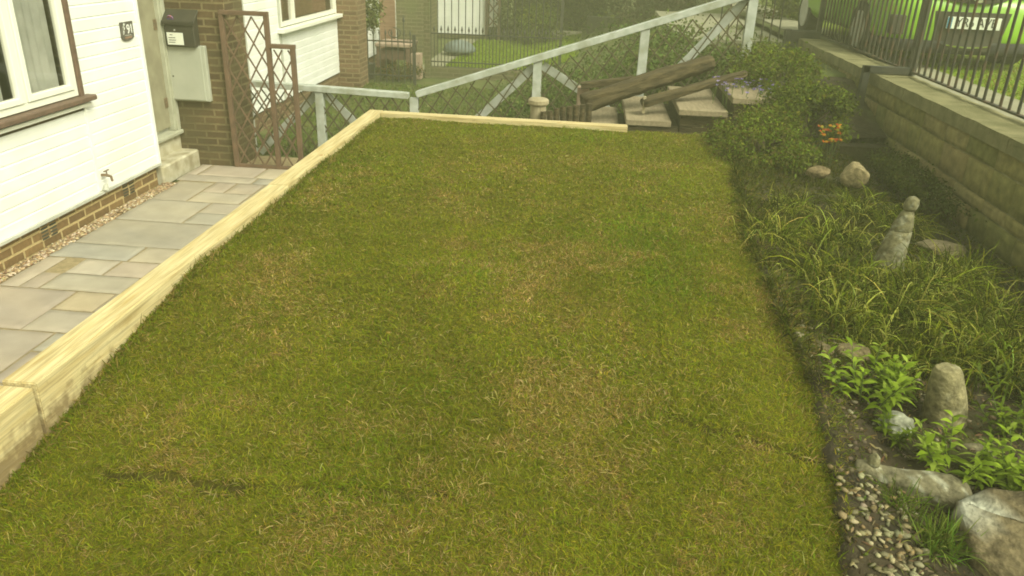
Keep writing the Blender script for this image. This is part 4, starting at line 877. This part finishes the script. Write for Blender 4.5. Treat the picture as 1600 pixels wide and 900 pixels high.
# ------------------------------------------------------------------ stones
def loft(sections, K=28, nz=5, amp=.05, seed=0, cols=((.2, .19, .1),), fine=.02):
    """closed lofted stone: sections (cx,cy,cz,rx,ry) along local z; returns numpy mesh"""
    sec = np.array(sections, float); T = np.linspace(0, len(sec)-1, (len(sec)-1)*nz+1); S_ = np.stack([np.interp(T, np.arange(len(sec)), sec[:, j]) for j in range(5)], -1)
    V = []
    for s in S_:
        for k in range(K):
            a = 2*math.pi*k/K; v = Vector((math.cos(a), math.sin(a), s[2]*6)); q = mnoise.noise(v*1.3+Vector((seed, 0, 0)))*amp*2+mnoise.noise(Vector((math.cos(a)*4, math.sin(a)*4, s[2]*30+seed)))*fine*2
            V.append((s[0]+s[3]*(1+q)*math.cos(a), s[1]+s[4]*(1+q)*math.sin(a), s[2]+mnoise.noise(v*3)*.004))
    n = len(S_); F = [(i*K+k, i*K+(k+1) % K, (i+1)*K+(k+1) % K, (i+1)*K+k) for i in range(n-1) for k in range(K)]
    V.append(tuple(S_[0][:3])); V.append((S_[-1][0], S_[-1][1], S_[-1][2]+.002)); b0, t0 = len(V)-2, len(V)-1
    F += [(b0, (k+1) % K, k, k) for k in range(0)]
    me = bpy.data.meshes.new('stone'); F2 = F+[(b0, (k+1) % K, k) for k in range(K)]+[(t0, (n-1)*K+k, (n-1)*K+(k+1) % K) for k in range(K)]
    me.from_pydata(V, [], F2); co = np.array(V); q = fbm(co[:, 0]*14+seed*3, co[:, 2]*14+co[:, 1]*11)
    c = np.array(cols); cc = c[0]*(1-q[:, None])+c[-1]*q[:, None]; 
    if len(c) > 2: sp = (fbm(co[:, 0]*30+seed, co[:, 1]*25+co[:, 2]*30) > .62)[:, None]; cc = np.where(sp, c[1], cc)
    ca = me.color_attributes.new('Col', 'FLOAT_COLOR', 'POINT'); ca.data.foreach_set('color', np.c_[cc, np.ones(len(co))].astype(np.float32).ravel())
    return me
def stone(name, me, loc, rot, label, cat='stone', group=None):
    o = link(name, me, 'rock', smooth=True); o.location = loc; o.rotation_euler = rot; return tag(o, label, cat, group)
def rock(name, loc, size, label, cols, seed, rot=(0, 0, 0), facets=9, cat='rock', sub=4, crisp=.8, group=None):
    """boulder: icosphere cut by random planes, then roughened"""
    bm = B(); bmesh.ops.create_icosphere(bm, subdivisions=sub, radius=1); rnd = random.Random(seed); pl = []
    for k in range(facets):
        n_ = Vector((rnd.uniform(-1, 1), rnd.uniform(-1, 1), rnd.uniform(-.6, 1))).normalized(); pl.append((n_, rnd.uniform(.55, .85)))
    pl.append((Vector((.05, -.1, 1)).normalized(), .6))
    for v in bm.verts:
        for n_, d_ in pl:
            q = v.co.dot(n_)-d_
            if q > 0: v.co -= n_*q*crisp
        v.co += v.co.normalized()*(mnoise.noise(v.co*2.5+Vector((seed, 0, 0)))*.06+mnoise.noise(v.co*8)*.02)
        v.co = Vector((v.co.x*size[0], v.co.y*size[1], v.co.z*size[2]))
    me = bpy.data.meshes.new(name); bm.to_mesh(me); bm.free(); co = np.array([v.co[:] for v in me.vertices]); c = np.array(cols)
    q = fbm(co[:, 0]*12+seed*3, co[:, 1]*12+co[:, 2]*9)[:, None]; cc = c[0]*(1-q)+c[-1]*q
    if len(c) > 2:
        q2 = fbm(co[:, 0]*9+seed*5, co[:, 1]*9+co[:, 2]*12)[:, None]; cc = np.where(q2 > .60, c[1], cc)
    ca = me.color_attributes.new('Col', 'FLOAT_COLOR', 'POINT'); ca.data.foreach_set('color', np.c_[cc, np.ones(len(co))].astype(np.float32).ravel())
    o = link(name, me, 'rock', smooth=True); o.location = loc; o.rotation_euler = rot; return tag(o, label, cat, group)
GREYS = ((.13, .12, .06), (.21, .205, .13), (.185, .17, .09))
# stone figure: stacked stones tapering to a round head
fig = empty('stone_figure', (1.62, 3.95, .80), 'slim weathered stone figure with a round head standing in long grass', 'statue')
me = loft([(-.01, 0, -.06, .085, .07), (-.005, 0, .05, .078, .06), (.01, 0, .16, .062, .05), (.02, 0, .215, .052, .042), (.02, 0, .225, .04, .034)], seed=2, cols=GREYS); o = stone('skirt_stone', me, (0, 0, 0), (0, 0, 0), None, None); o.parent = fig
me = loft([(.02, 0, .222, .05, .04), (.024, 0, .25, .05, .042), (.03, 0, .30, .036, .034), (.033, 0, .325, .024, .024)], seed=5, cols=GREYS); o = stone('shoulder_stone', me, (0, 0, 0), (0, 0, 0), None, None); o.parent = fig
me = loft([(.035, 0, .318, .018, .018), (.036, 0, .335, .032, .03), (.04, 0, .36, .036, .033), (.042, 0, .385, .03, .028), (.04, 0, .398, .014, .014)], seed=9, cols=GREYS); o = stone('head_stone', me, (0, 0, 0), (0, 0, 0), None, None); o.parent = fig
# upright cone stone
stone('upright_stone', loft([(0, 0, -.06, .088, .07), (0, 0, .03, .082, .066), (-.008, 0, .12, .075, .06), (-.02, 0, .20, .062, .05), (-.028, 0, .252, .05, .042), (-.03, 0, .268, .042, .035), (-.03, 0, .272, .02, .018)], seed=12, amp=.03, cols=((.17, .15, .07), (.24, .22, .12), (.22, .195, .10))), (1.405, 2.62, .69), (R_(4), R_(-4), 0), 'upright blunt cone of pitted sandstone amid leafy plants', 'stone')
# lying ornament
me = loft([(0, 0, -.165, .012, .012), (0, 0, -.16, .036, .034), (0, 0, -.125, .046, .042), (.0, 0, -.09, .040, .040), (.004, 0, -.03, .048, .045), (.008, 0, .04, .062, .055), (.004, 0, .11, .068, .06), (0, 0, .16, .055, .05), (0, 0, .185, .02, .02)], seed=21, amp=.06, cols=((.11, .10, .055), (.24, .235, .16), (.155, .14, .08)))
lo_ = stone('lying_stone_ornament', me, (1.115, 2.175, .745), (0, R_(90), R_(-20)), 'long grey weathered stone ornament lying on its side by the gravel', 'ornament')
me = loft([(0, 0, -.01, .02, .02), (0, 0, .015, .018, .016), (0, 0, .03, .006, .006)], seed=22, cols=GREYS); o = stone('knob', me, (-.05, 0.0, -.11), (0, R_(-90), 0), None, None); o.parent = lo_
# boulder bottom right
def boulder():
    bm = B(); P = [(1.20, 2.03, .80), (1.31, 2.07, .835), (1.40, 2.05, .85), (1.60, 1.95, .82), (1.64, 1.78, .77), (1.45, 1.72, .75), (1.27, 1.74, .735), (1.19, 1.86, .765)]
    top = [bm.verts.new(p) for p in P]; bot = [bm.verts.new((p[0]+(p[0]-1.4)*.12, p[1]+(p[1]-1.9)*.15-.0, .55)) for p in P]
    c = bm.verts.new((1.36, 1.93, .835)); n = len(P)
    for k in range(n): bm.faces.new((top[k], top[(k+1) % n], c)); bm.faces.new((top[k], bot[k], bot[(k+1) % n], top[(k+1) % n]))
    bm.faces.new(bot[::-1]); bmesh.ops.triangulate(bm, faces=list(bm.faces))
    bmesh.ops.subdivide_edges(bm, edges=list(bm.edges), cuts=1, smooth=.0); bmesh.ops.subdivide_edges(bm, edges=list(bm.edges), cuts=3)
    for v in bm.verts:
        p = v.co*7; v.co += Vector((mnoise.noise(p), mnoise.noise(p+Vector((9, 0, 0))), mnoise.noise(p+Vector((0, 9, 0)))))*.013+Vector((mnoise.noise(v.co*19), 0, mnoise.noise(v.co*24)))*.010+Vector((0, 0, 1))*(-.02*abs(mnoise.noise(v.co*5+Vector((3, 3, 3)))))
    bmesh.ops.recalc_face_normals(bm, faces=list(bm.faces)); me = bpy.data.meshes.new('boulder'); bm.to_mesh(me); bm.free()
    co = np.array([v.co[:] for v in me.vertices]); q = fbm(co[:, 0]*10, co[:, 1]*10+co[:, 2]*8)[:, None]
    cc = np.array([.085, .068, .034])*(1-q)+np.array([.155, .125, .065])*q
    d_ = np.hypot(co[:, 0]-1.22, co[:, 1]-2.0)+(fbm(co[:, 0]*40, co[:, 1]*40)-.5)*.12
    cc = np.where((d_ < .055)[:, None], np.array([.32, .32, .24]), cc)
    ca = me.color_attributes.new('Col', 'FLOAT_COLOR', 'POINT'); ca.data.foreach_set('color', np.c_[cc, np.ones(len(co))].astype(np.float32).ravel())
    o = link('boulder', me, 'rock', smooth=True); return tag(o, 'large flat topped reddish brown boulder with a white lichen corner, bottom right', 'boulder')
boulder()
rock('rock', (1.185, 2.49, .745), (.07, .055, .10), 'pale grey lichen covered stone half hidden by bright leaves', ((.24, .25, .18), (.32, .33, .26), (.18, .18, .12)), 4)
rock('rock', (1.03, 2.98, .79), (.075, .06, .055), 'rounded brown rock at the lawn edge behind the bright plant', ((.10, .08, .04), (.15, .12, .06)), 6)
rock('rock', (1.15, 3.0, .78), (.10, .06, .05), 'long brown rock touching the right of the rounded brown rock', ((.11, .085, .04), (.15, .12, .06)), 16)
rock('rock', (1.93, 5.62, .87), (.10, .08, .11), 'rounded tan stone rising behind the long grass', ((.22, .18, .085), (.26, .21, .11)), 9)
rock('rock', (1.70, 5.72, .85), (.09, .06, .05), 'flat brown stone left of the rounded tan stone', ((.14, .11, .05), (.2, .15, .08)), 31)
rock('rock', (2.12, 4.55, .72), (.16, .1, .07), 'low grey brown stone under the block wall right of the figure', ((.12, .10, .05), (.17, .14, .08)), 13)
rock('rock', (1.02, 1.73, .665), (.075, .06, .05), 'pale grey stone at the bottom edge left of the boulder', ((.22, .21, .13), (.33, .32, .22), (.26, .25, .16)), 17)
rock('rock', (1.70, 2.37, .76), (.05, .05, .06), 'small bluish grey stone at the very right photo edge', ((.26, .29, .23), (.2, .22, .17)), 19)
rock('rock', (1.45, 2.42, .72), (.08, .05, .05), 'dark stone at the foot of the upright cone stone', ((.12, .11, .06), (.16, .14, .08)), 23)
rock('rock', (1.02, 3.25, .80), (.05, .035, .03), 'little pale stone lying on the soil before the grass clumps', ((.2, .2, .13), (.3, .3, .2)), 27)
# gravel and bits
n = 230; x = rng.normal(.97, .07, n); y = rng.normal(1.90, .14, n); m_ = x > lawn_edge(y)-.02; x, y = x[m_], y[m_]
a = stones(x, y, bed_z(x, y)+.003, .005, .017, [(.21, .175, .085), (.18, .13, .055), (.26, .23, .13), (.12, .10, .05), (.15, .14, .07), (.08, .065, .03), (.20, .19, .10)], .45)
n2 = 260; x2 = rng.uniform(.9, 1.7, n2); y2 = rng.uniform(1.8, 3.2, n2); m_ = x2 > lawn_edge(y2); x2, y2 = x2[m_], y2[m_]
b2 = stones(x2, y2, bed_z(x2, y2)+.002, .005, .014, [(.13, .10, .055), (.08, .06, .035), (.22, .2, .12)])
tag(link('gravel', npmesh('gravel', *join([a, b2])), 'peb', smooth=True), kind='stuff')
n = 3000; x = rng.uniform(.85, 1.75, n); y = rng.uniform(1.6, 3.3, n); m_ = (x > lawn_edge(y)); x, y = x[m_], y[m_]; n = len(x); d = nrm(np.c_[rng.normal(size=(n, 2)), rng.uniform(0, .35, n)])
tag(link('leaf_litter', npmesh('leaf_litter', *strips(np.c_[x, y, bed_z(x, y)+.002], d, rng.uniform(.01, .035, n), rng.uniform(.003, .01, n), rng.uniform(0, .3, n), [.4, 1, .2], pick([(.12, .085, .04), (.2, .15, .07), (.07, .05, .025), (.09, .11, .02)], n, .3))), 'leaf'), kind='stuff')

# ------------------------------------------------------------------ neighbours' gardens beyond the white fence
n = 42000; x = rng.uniform(-3.9, 2.4, n); y = 8.5+rng.random(n)**1.2*5; zz = ground_z(x, y); ang = rng.uniform(0, 6.28, n); el = rng.uniform(.4, 1.45, n); d = np.stack([np.cos(ang)*np.cos(el), np.sin(ang)*np.cos(el), np.sin(el)], -1)
tag(link('rough_grass', npmesh('rough_grass', *strips(np.c_[x, y, zz-.01], d, rng.uniform(.05, .14, n), rng.uniform(.006, .013, n), rng.uniform(.1, .7, n), [.8, 1, .15], pick([(.10, .15, .022), (.12, .16, .03), (.16, .15, .05), (.07, .11, .018)], n, .22))), 'blade'), kind='stuff')
BANK = [(.085, .125, .025), (.11, .15, .035), (.065, .095, .02), (.15, .17, .06)]
k = 0
for (x, y, rx, ry, rz, lab) in [(-.6, 9.6, .5, .5, .22, 'low green bank shrub behind the left diagonal brace'), (.2, 9.3, .5, .5, .25, 'green bank shrub behind the second white post'), (.9, 9.4, .45, .5, .28, 'green bank shrub behind the big log'),
        (.1, 10.8, .7, .6, .28, 'mottled green shrub midway up the bank'), (1.1, 10.6, .6, .6, .3, 'mottled green shrub below the white fence end'), (.9, 12.2, .9, .7, .35, 'pale green shrub high on the bank'), (-.5, 11.5, .7, .6, .2, 'spreading green shrub low on the bank'), (1.35, 9.0, .25, .4, .25, 'bushy green plant beside the last white post')]:
    z = float(ground_z(np.array(x), np.array(y)))
    shrub('shrub', (x, y, z+rz*.6), (rx, ry, rz), 2800, .045, BANK, lab, group='shrubs on the planted bank', z0=z, tight=.3, p=[.35, .35, .2, .1])
# neighbour lawn and kerb
grid_mesh('neighbour_lawn', -2.75, -.2, 15.2, 20.2, 30, 50, lambda X, Y: .02+(fbm(X*2, Y*2)-.5)*.03+np.clip(X+1.5, 0, 2)*.2, 'green', kind='structure')
n = 16000; x = rng.uniform(-2.75, -.2, n); y = rng.uniform(15.2, 20.2, n); ang = rng.uniform(0, 6.28, n); el = rng.uniform(.6, 1.4, n); d = np.stack([np.cos(ang)*np.cos(el), np.sin(ang)*np.cos(el), np.sin(el)], -1)
tag(link('neighbour_grass', npmesh('neighbour_grass', *strips(np.c_[x, y, .01+np.clip(x+1.5, 0, 2)*.2], d, rng.uniform(.04, .08, n), np.full(n, .02), np.full(n, .2), [1, .8, .15], pick([(.18, .26, .015), (.22, .30, .02)], n, .15))), 'blade'), kind='stuff')
bm = B(); box(bm, -3.2, -2.77, 14.8, 20.2, -.02, .03); tag(fin('side_path', bm, 'pave'), kind='structure')
dw = empty('dwarf_wall', (-1.5, 14.55, 0), 'low brown brick wall under the far black railings', 'wall')
bm = B(); box(bm, -2.85, .1, 14.45, 14.62, -.05, .16); fin('brickwork', bm, 'brickG', dw)
# railings with spear finials
def railing(x0, x1, y, zb, zt, label, spears=True, dog=None, step=.11, name='black_railing', rails=()):
    t = empty(name, ((x0+x1)/2, y, zb), label, 'railing'); bm = B(); x = x0; k = 0
    while x <= x1+1e-3:
        h = zt; tube(bm, [(x, y, zb), (x, y, h)], .009, 5); x += step
    bs = bm; x = x0 if not dog else x0+step/2
    while x <= x1+1e-3:
        h = dog if dog else zt
        if dog: tube(bs, [(x, y, zb), (x, y, h)], .008, 5, False)
        tube(bs, [(x, y, h-.0), (x, y, h+.025), (x, y, h+.10)], [.008, .022, .002], 6); x += step
    fin('spear_tipped_bars', bs, 'iron', t)
    for rz_ in rails:
        bm = B(); bar(bm, (x0-.02, y, rz_), (x1+.02, y, rz_), .03, .02); fin('rail', bm, 'iron', t)
    for xp in (x0-.04, x1+.04):
        bm = B(); box(bm, xp-.025, xp+.025, y-.025, y+.025, zb-.1, zt+.02); fin('post', bm, 'iron', t)
    return t
railing(-3.95, -2.98, 13.55, .0, .78, 'low black railing with spear tips before the third house', rails=(.12, .68), step=.105)
sc_t = empty('iron_scroll', (-3.1, 13.55, .7), 'small black iron scroll with a raised spear at the right end of the low railing', 'ironwork')
bm = B(); tube(bm, [(-3.28+.16*math.sin(a)*(1-a/9), 13.5, .80+.11*math.cos(a)*(1-a/9)+.05*a/6) for a in np.linspace(0, 5.5, 22)], .009, 6); fin('scroll', bm, 'iron', sc_t)
bm = B(); tube(bm, [(-3.1, 13.5, .66), (-3.1, 13.5, 1.0), (-3.1, 13.5, 1.02), (-3.1, 13.5, 1.12)], [.01, .01, .024, .002], 6); fin('spear', bm, 'iron', sc_t)
railing(-2.84, -.55, 14.52, .16, 1.95, 'tall black railing with mid height spear tips before the bright far lawn', dog=.78, rails=(.25, .74, 1.5), step=.125)
bm = B(); box(bm, -2.93, -2.83, 14.35, 14.45, -.1, 2.3); tag(fin('gate_pillar', bm, 'brickG', bevel=.005), 'dark square gate pillar between the low and tall black railings', 'pillar')
# neighbour's clutter
tb = empty('garden_table', (-3.45, 14.2, 0), 'stone coloured garden table behind the low black railing', 'table')
bm = B(); box(bm, -3.75, -3.12, 14.05, 14.75, .52, .58); fin('tabletop', bm, 'stone', tb, bevel=.01)
for (x, y) in ((-3.7, 14.1), (-3.17, 14.1), (-3.7, 14.7), (-3.17, 14.7)):
    bm = B(); box(bm, x-.03, x+.03, y-.03, y+.03, 0, .52); fin('leg', bm, 'brown', tb)
bm = B(); box(bm, -3.68, -3.19, 14.12, 14.68, .30, .46); fin('under_shelf', bm, 'brown', tb)
bm = B(); box(bm, -3.87, -3.58, 14.9, 14.96, .0, 1.25); o = fin('leaning_board', bm, 'boardw', bevel=.006); tag(o, 'tall brown board standing behind the garden table', 'board')
bm = B(); box(bm, -3.12, -2.95, 14.1, 14.3, -.02, .42); o = fin('wooden_planter', bm, 'stone', bevel=.006); tag(o, 'pale wooden planter box right of the garden table', 'planter')
shrub('shrub', (-3.3, 13.9, .16), (.4, .2, .16), 1500, .03, G_DARK+[(.2, .12, .03)], 'dark low plants at the foot of the low railing', z0=0)
pt = empty('potted_tree', (-3.85, 13.9, 0), 'small ball topped tree in a dark pot beside the second brick pier', 'tree')
bm = B(); tube(bm, [(-3.85, 13.9, 0), (-3.85, 13.9, .25)], [.1, .14], 14); fin('pot', bm, 'blackp', pt)
bm = B(); tube(bm, [(-3.85, 13.9, .2), (-3.84, 13.9, .6), (-3.85, 13.9, 1.1)], [.02, .017, .014], 8); fin('trunk', bm, 'bark', pt)
pts, ou = clump_pts((-3.83, 13.9, 1.12), (.24, .22, .25), 2200, 30, .25); link('crown', npmesh('crown', *leafcloud(pts, .045, [(.12, .14, .03), (.2, .21, .08), (.07, .09, .02)], ou*.5)), 'leaf', pt)
# tarpaulin-like dark bench behind tall railing
bm = B(); bmesh.ops.create_uvsphere(bm, u_segments=20, v_segments=10, radius=1)
for v in bm.verts: v.co = Vector((-2.75+v.co.x*.35, 17.2+v.co.y*.3, .12+v.co.z*.22*(1 if v.co.z > 0 else .3)))
tag(fin('rounded_cover', bm, 'bluegrey', smooth=True), 'low rounded blue grey cover on the ground beside the far lawn', 'cover')

# hedges and trees closing the view
def hedge(name, x0, x1, y0, y1, z0, z1, n, size, cols, label, cat='hedge'):
    t = empty(name, ((x0+x1)/2, (y0+y1)/2, z0), label, cat)
    f = rng.random(n); x = rng.uniform(x0, x1, n); z = rng.uniform(z0, z1, n); y = y0+np.abs(rng.normal(0, .18, n))+(fbm(x*1.6, z*1.6)-.4)*.9
    topm = f < .3; y = np.where(topm, rng.uniform(y0, y1, n), y); z = np.where(topm, z1+(fbm(x*1.5, y*1.5)-.5)*.5+rng.normal(0, .05, n), z)
    sidem = (f > .3) & (f < .5); x = np.where(sidem, np.where(rng.random(n) < .5, x0, x1)+rng.normal(0, .12, n), x); y = np.where(sidem, rng.uniform(y0, y1, n), y)
    link('foliage', npmesh('foliage', *leafcloud(np.c_[x, y, z], size, cols, np.array([0, -.4, .3])[None])), 'leaf', t)
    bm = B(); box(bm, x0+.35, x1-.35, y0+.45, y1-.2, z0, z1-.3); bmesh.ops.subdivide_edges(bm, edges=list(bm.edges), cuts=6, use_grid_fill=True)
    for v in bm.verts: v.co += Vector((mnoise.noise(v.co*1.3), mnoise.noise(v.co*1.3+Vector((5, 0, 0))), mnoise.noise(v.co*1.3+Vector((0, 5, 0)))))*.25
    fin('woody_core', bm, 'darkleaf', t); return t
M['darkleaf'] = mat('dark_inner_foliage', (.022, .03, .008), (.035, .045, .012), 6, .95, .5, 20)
hedge('hedge', -2.3, .6, 20.4, 22.5, 0, 4.2, 26000, .075, G_DARK+[(.06, .08, .02)], 'tall dark green hedge at the end of the bright far lawn')
hedge('hedge', .7, 2.6, 17.5, 20.5, .6, 4.6, 16000, .075, [(.05, .05, .022), (.07, .055, .03), (.045, .055, .02)], 'dark brownish hedge above the white handrail')
hedge('hedge', 4.9, 9.5, 17, 19, 1.1, 3.6, 16000, .075, G_MID+G_DARK, 'green hedge along the street behind the parked car')
hedge('hedge', 3.05, 4.7, 14.5, 16, 1.2, 3.2, 12000, .06, G_DARK, 'dark hedge seen through the far railing left of the car')
shrub('shrub', (-1.2, 19.6, .45), (.55, .4, .45), 3000, .06, G_MID, 'rounded bush at the hedge foot on the far lawn', z0=.0)
bm = B(); box(bm, -.95, -.2, 20.0, 20.3, .0, .32); tag(fin('stone_trough', bm, 'concrete', bevel=.02), 'pale stone trough under the dark hedge', 'trough')
bm = B(); box(bm, -.1, .75, 19.2, 19.6, .25, .75); tag(fin('garden_box', bm, 'blackp', bevel=.02), 'dark low box before the hedge with a pale top', 'box')

# ------------------------------------------------------------------ lime green parked car
car = empty('parked_car', (3.85, 10.7, 1.215), 'lime green car parked nose on behind the black railing', 'car')
CX, CY, CZ = 3.85, 8.85, 1.215
def body_loft(secs, K=32):
    """sections (y, halfwidth, z0, z1, power)"""
    bm = B(); rings = []
    for (y, hw, z0, z1, pw) in secs:
        ring = []
        for k in range(K):
            a = 2*math.pi*k/K; c, s = math.cos(a), math.sin(a); ring.append(bm.verts.new((CX+hw*math.copysign(abs(c)**(2/pw), c), CY+y, CZ+(z0+z1)/2+(z1-z0)/2*math.copysign(abs(s)**(2/pw), s))))
        rings.append(ring)
    for a, b_ in zip(rings, rings[1:]):
        for k in range(K): bm.faces.new((a[k], a[(k+1) % K], b_[(k+1) % K], b_[k]))
    bm.faces.new(rings[0]); bm.faces.new(rings[-1][::-1]); return bm
bm = body_loft([(-.02, .50, .27, .62, 4), (.03, .66, .22, .70, 4), (.14, .78, .20, .76, 4.5), (.35, .84, .20, .84, 5), (.9, .86, .2, .93, 5), (1.3, .87, .2, .97, 5), (3.3, .87, .2, .98, 5), (3.8, .82, .22, .93, 5), (3.95, .7, .3, .8, 4)])
cb_ = fin('body', bm, 'lime', car, smooth=True)
bm = body_loft([(1.05, .70, .9, .95, 4), (1.75, .66, .9, 1.38, 4), (2.2, .64, .9, 1.45, 4), (3.0, .62, .9, 1.43, 4), (3.75, .62, .88, 1.0, 4)]); fin('cabin_glass', bm, 'dark', car, smooth=True)
bm = body_loft([(1.78, .6, 1.36, 1.41, 3), (2.2, .6, 1.40, 1.475, 3), (3.0, .58, 1.38, 1.455, 3)]); fin('roof', bm, 'lime', car, smooth=True)
def arc_poly(bm, y, x0, x1, zt, zb, sag, n=14, th=.02, tops=0):
    top, bot = [], []
    for k in range(n+1):
        t = k/n; u = 2*t-1; x = x0+(x1-x0)*t; yy = y+ .10*u*u
        top.append((x, yy, zt-tops*(1-u*u))); bot.append((x+(-.08*u if sag else 0), yy, zb-sag*(1-u*u)))
    v0 = [bm.verts.new((CX+p[0], CY+p[1]-th, CZ+p[2])) for p in top]; v1 = [bm.verts.new((CX+p[0], CY+p[1]-th, CZ+p[2])) for p in bot]
    w0 = [bm.verts.new((CX+p[0], CY+p[1]+.03, CZ+p[2])) for p in top]; w1 = [bm.verts.new((CX+p[0], CY+p[1]+.03, CZ+p[2])) for p in bot]
    for k in range(n):
        bm.faces.new((v0[k], v0[k+1], v1[k+1], v1[k])); bm.faces.new((v0[k], w0[k], w0[k+1], v0[k+1])); bm.faces.new((v1[k], v1[k+1], w1[k+1], w1[k]))
    bm.faces.new((v0[0], v1[0], w1[0], w0[0])); bm.faces.new((v0[n], w0[n], w1[n], v1[n]))
bm = B(); arc_poly(bm, -.045, -.56, .56, .575, .21, .01); fin('lower_grille', bm, 'blackp', car)
bm = B(); arc_poly(bm, -.07, -.46, .46, .305, .288, .06, tops=.06); fin('grille_chrome_line', bm, 'chrome', car)
bm = B(); arc_poly(bm, -.035, -.42, .42, .79, .69, .035, tops=-.0); fin('upper_grille', bm, 'blackp', car)
bm = B(); arc_poly(bm, -.058, -.44, .44, .775, .755, .03, tops=.03); fin('grille_chrome_bar', bm, 'chrome', car)
em = B(); tube(em, [(CX, CY-.04, CZ+.735), (CX, CY-.085, CZ+.735)], [.075, .068], 20); eo = fin('emblem', em, 'chrome', car)
bm = B(); bar(bm, (CX-.035, CY-.088, CZ+.765), (CX, CY-.088, CZ+.70), .006, .014, (0, 1, 0)); bar(bm, (CX, CY-.088, CZ+.70), (CX+.035, CY-.088, CZ+.775), .006, .014, (0, 1, 0)); fin('emblem_mark', bm, 'blackp', eo)
pb = B(); box(pb, CX-.26, CX+.26, CY-.088, CY-.075, CZ+.415, CZ+.53); po = fin('number_plate', pb, 'plate', car, bevel=.002)
bm = B(); box(bm, CX-.26, CX-.215, CY-.0905, CY-.0885, CZ+.42, CZ+.525); fin('blue_band', bm, 'plateblue', po)
M['plateink'] = mat('plate_black', (.02, .02, .02), None, rough=.6)
toY = Matrix(((1, 0, 0, 0), (0, 0, -1, 0), (0, 1, 0, 0), (0, 0, 0, 1)))
text('plate_text', 'YR6 AVE', .105, 'plateink', po, Matrix.Translation((CX+.02, CY-.091, CZ+.474)) @ toY @ Matrix.Diagonal((1.0, 1.15, 1, 1)))
for s in (-1, 1):
    bm = B(); P = [(.50, .80), (.83, .86), (.85, .70), (.72, .64), (.50, .69)]
    a = [bm.verts.new((CX+s*p[0], CY+.02+.16*(p[0]-.5)/.3, CZ+p[1])) for p in P]; b_ = [bm.verts.new((CX+s*p[0], CY+.30, CZ+p[1])) for p in P]
    bm.faces.new(a); bm.faces.new(b_[::-1])
    for k in range(5): bm.faces.new((a[k], a[(k+1) % 5], b_[(k+1) % 5], b_[k]))
    fin('headlight', bm, 'lamp', car)
    bm = B(); box(bm, CX+s*.70-.07, CX+s*.70+.07, CY-.0, CY+.1, CZ+.33, CZ+.52); fin('fog_light_recess', bm, 'blackp', car, bevel=.01)
    bm = B(); tube(bm, [(CX+s*.92, CY+1.35, CZ+.95), (CX+s*1.02, CY+1.33, CZ+.98)], [.05, .07], 8); fin('mirror', bm, 'lime', car)
bm = body_loft([(-.045, .48, .17, .285, 4), (.02, .68, .155, .30, 4), (.16, .80, .15, .31, 4.5), (.4, .855, .15, .30, 5)]); fin('lower_bumper', bm, 'rubber', car, smooth=True)
for (sx, yy) in ((-1, .75), (1, .75), (-1, 3.25), (1, 3.25)):
    bm = B(); xa, xb = CX+sx*.66, CX+sx*.86; tube(bm, [(xa, CY+yy, CZ+.31), (xb, CY+yy, CZ+.31)], .31, 24); wh = fin('wheel', bm, 'rubber', car)
    bm = B(); tube(bm, [(xb, CY+yy, CZ+.31), (xb+sx*.012, CY+yy, CZ+.31)], .2, 16); fin('rim', bm, 'trim', wh)

# ------------------------------------------------------------------ even scattering volume added to stand in for the veil of a dirty lens
LENS_VEIL = .016
if LENS_VEIL:
    hz = bpy.data.materials.new('lens_veil'); hz.use_nodes = True; n = hz.node_tree; n.nodes.clear(); o_ = n.nodes.new('ShaderNodeOutputMaterial'); v_ = n.nodes.new('ShaderNodeVolumePrincipled')
    v_.inputs['Color'].default_value = (.88, .9, .50, 1); v_.inputs['Density'].default_value = LENS_VEIL; v_.inputs['Anisotropy'].default_value = .2; n.links.new(v_.outputs[0], o_.inputs['Volume'])
    M['lens_veil'] = hz; bm = B(); box(bm, -65, 75, -45, 125, -1.1, 6.5); tag(fin('lens_veil', bm, 'lens_veil'), kind='stuff')
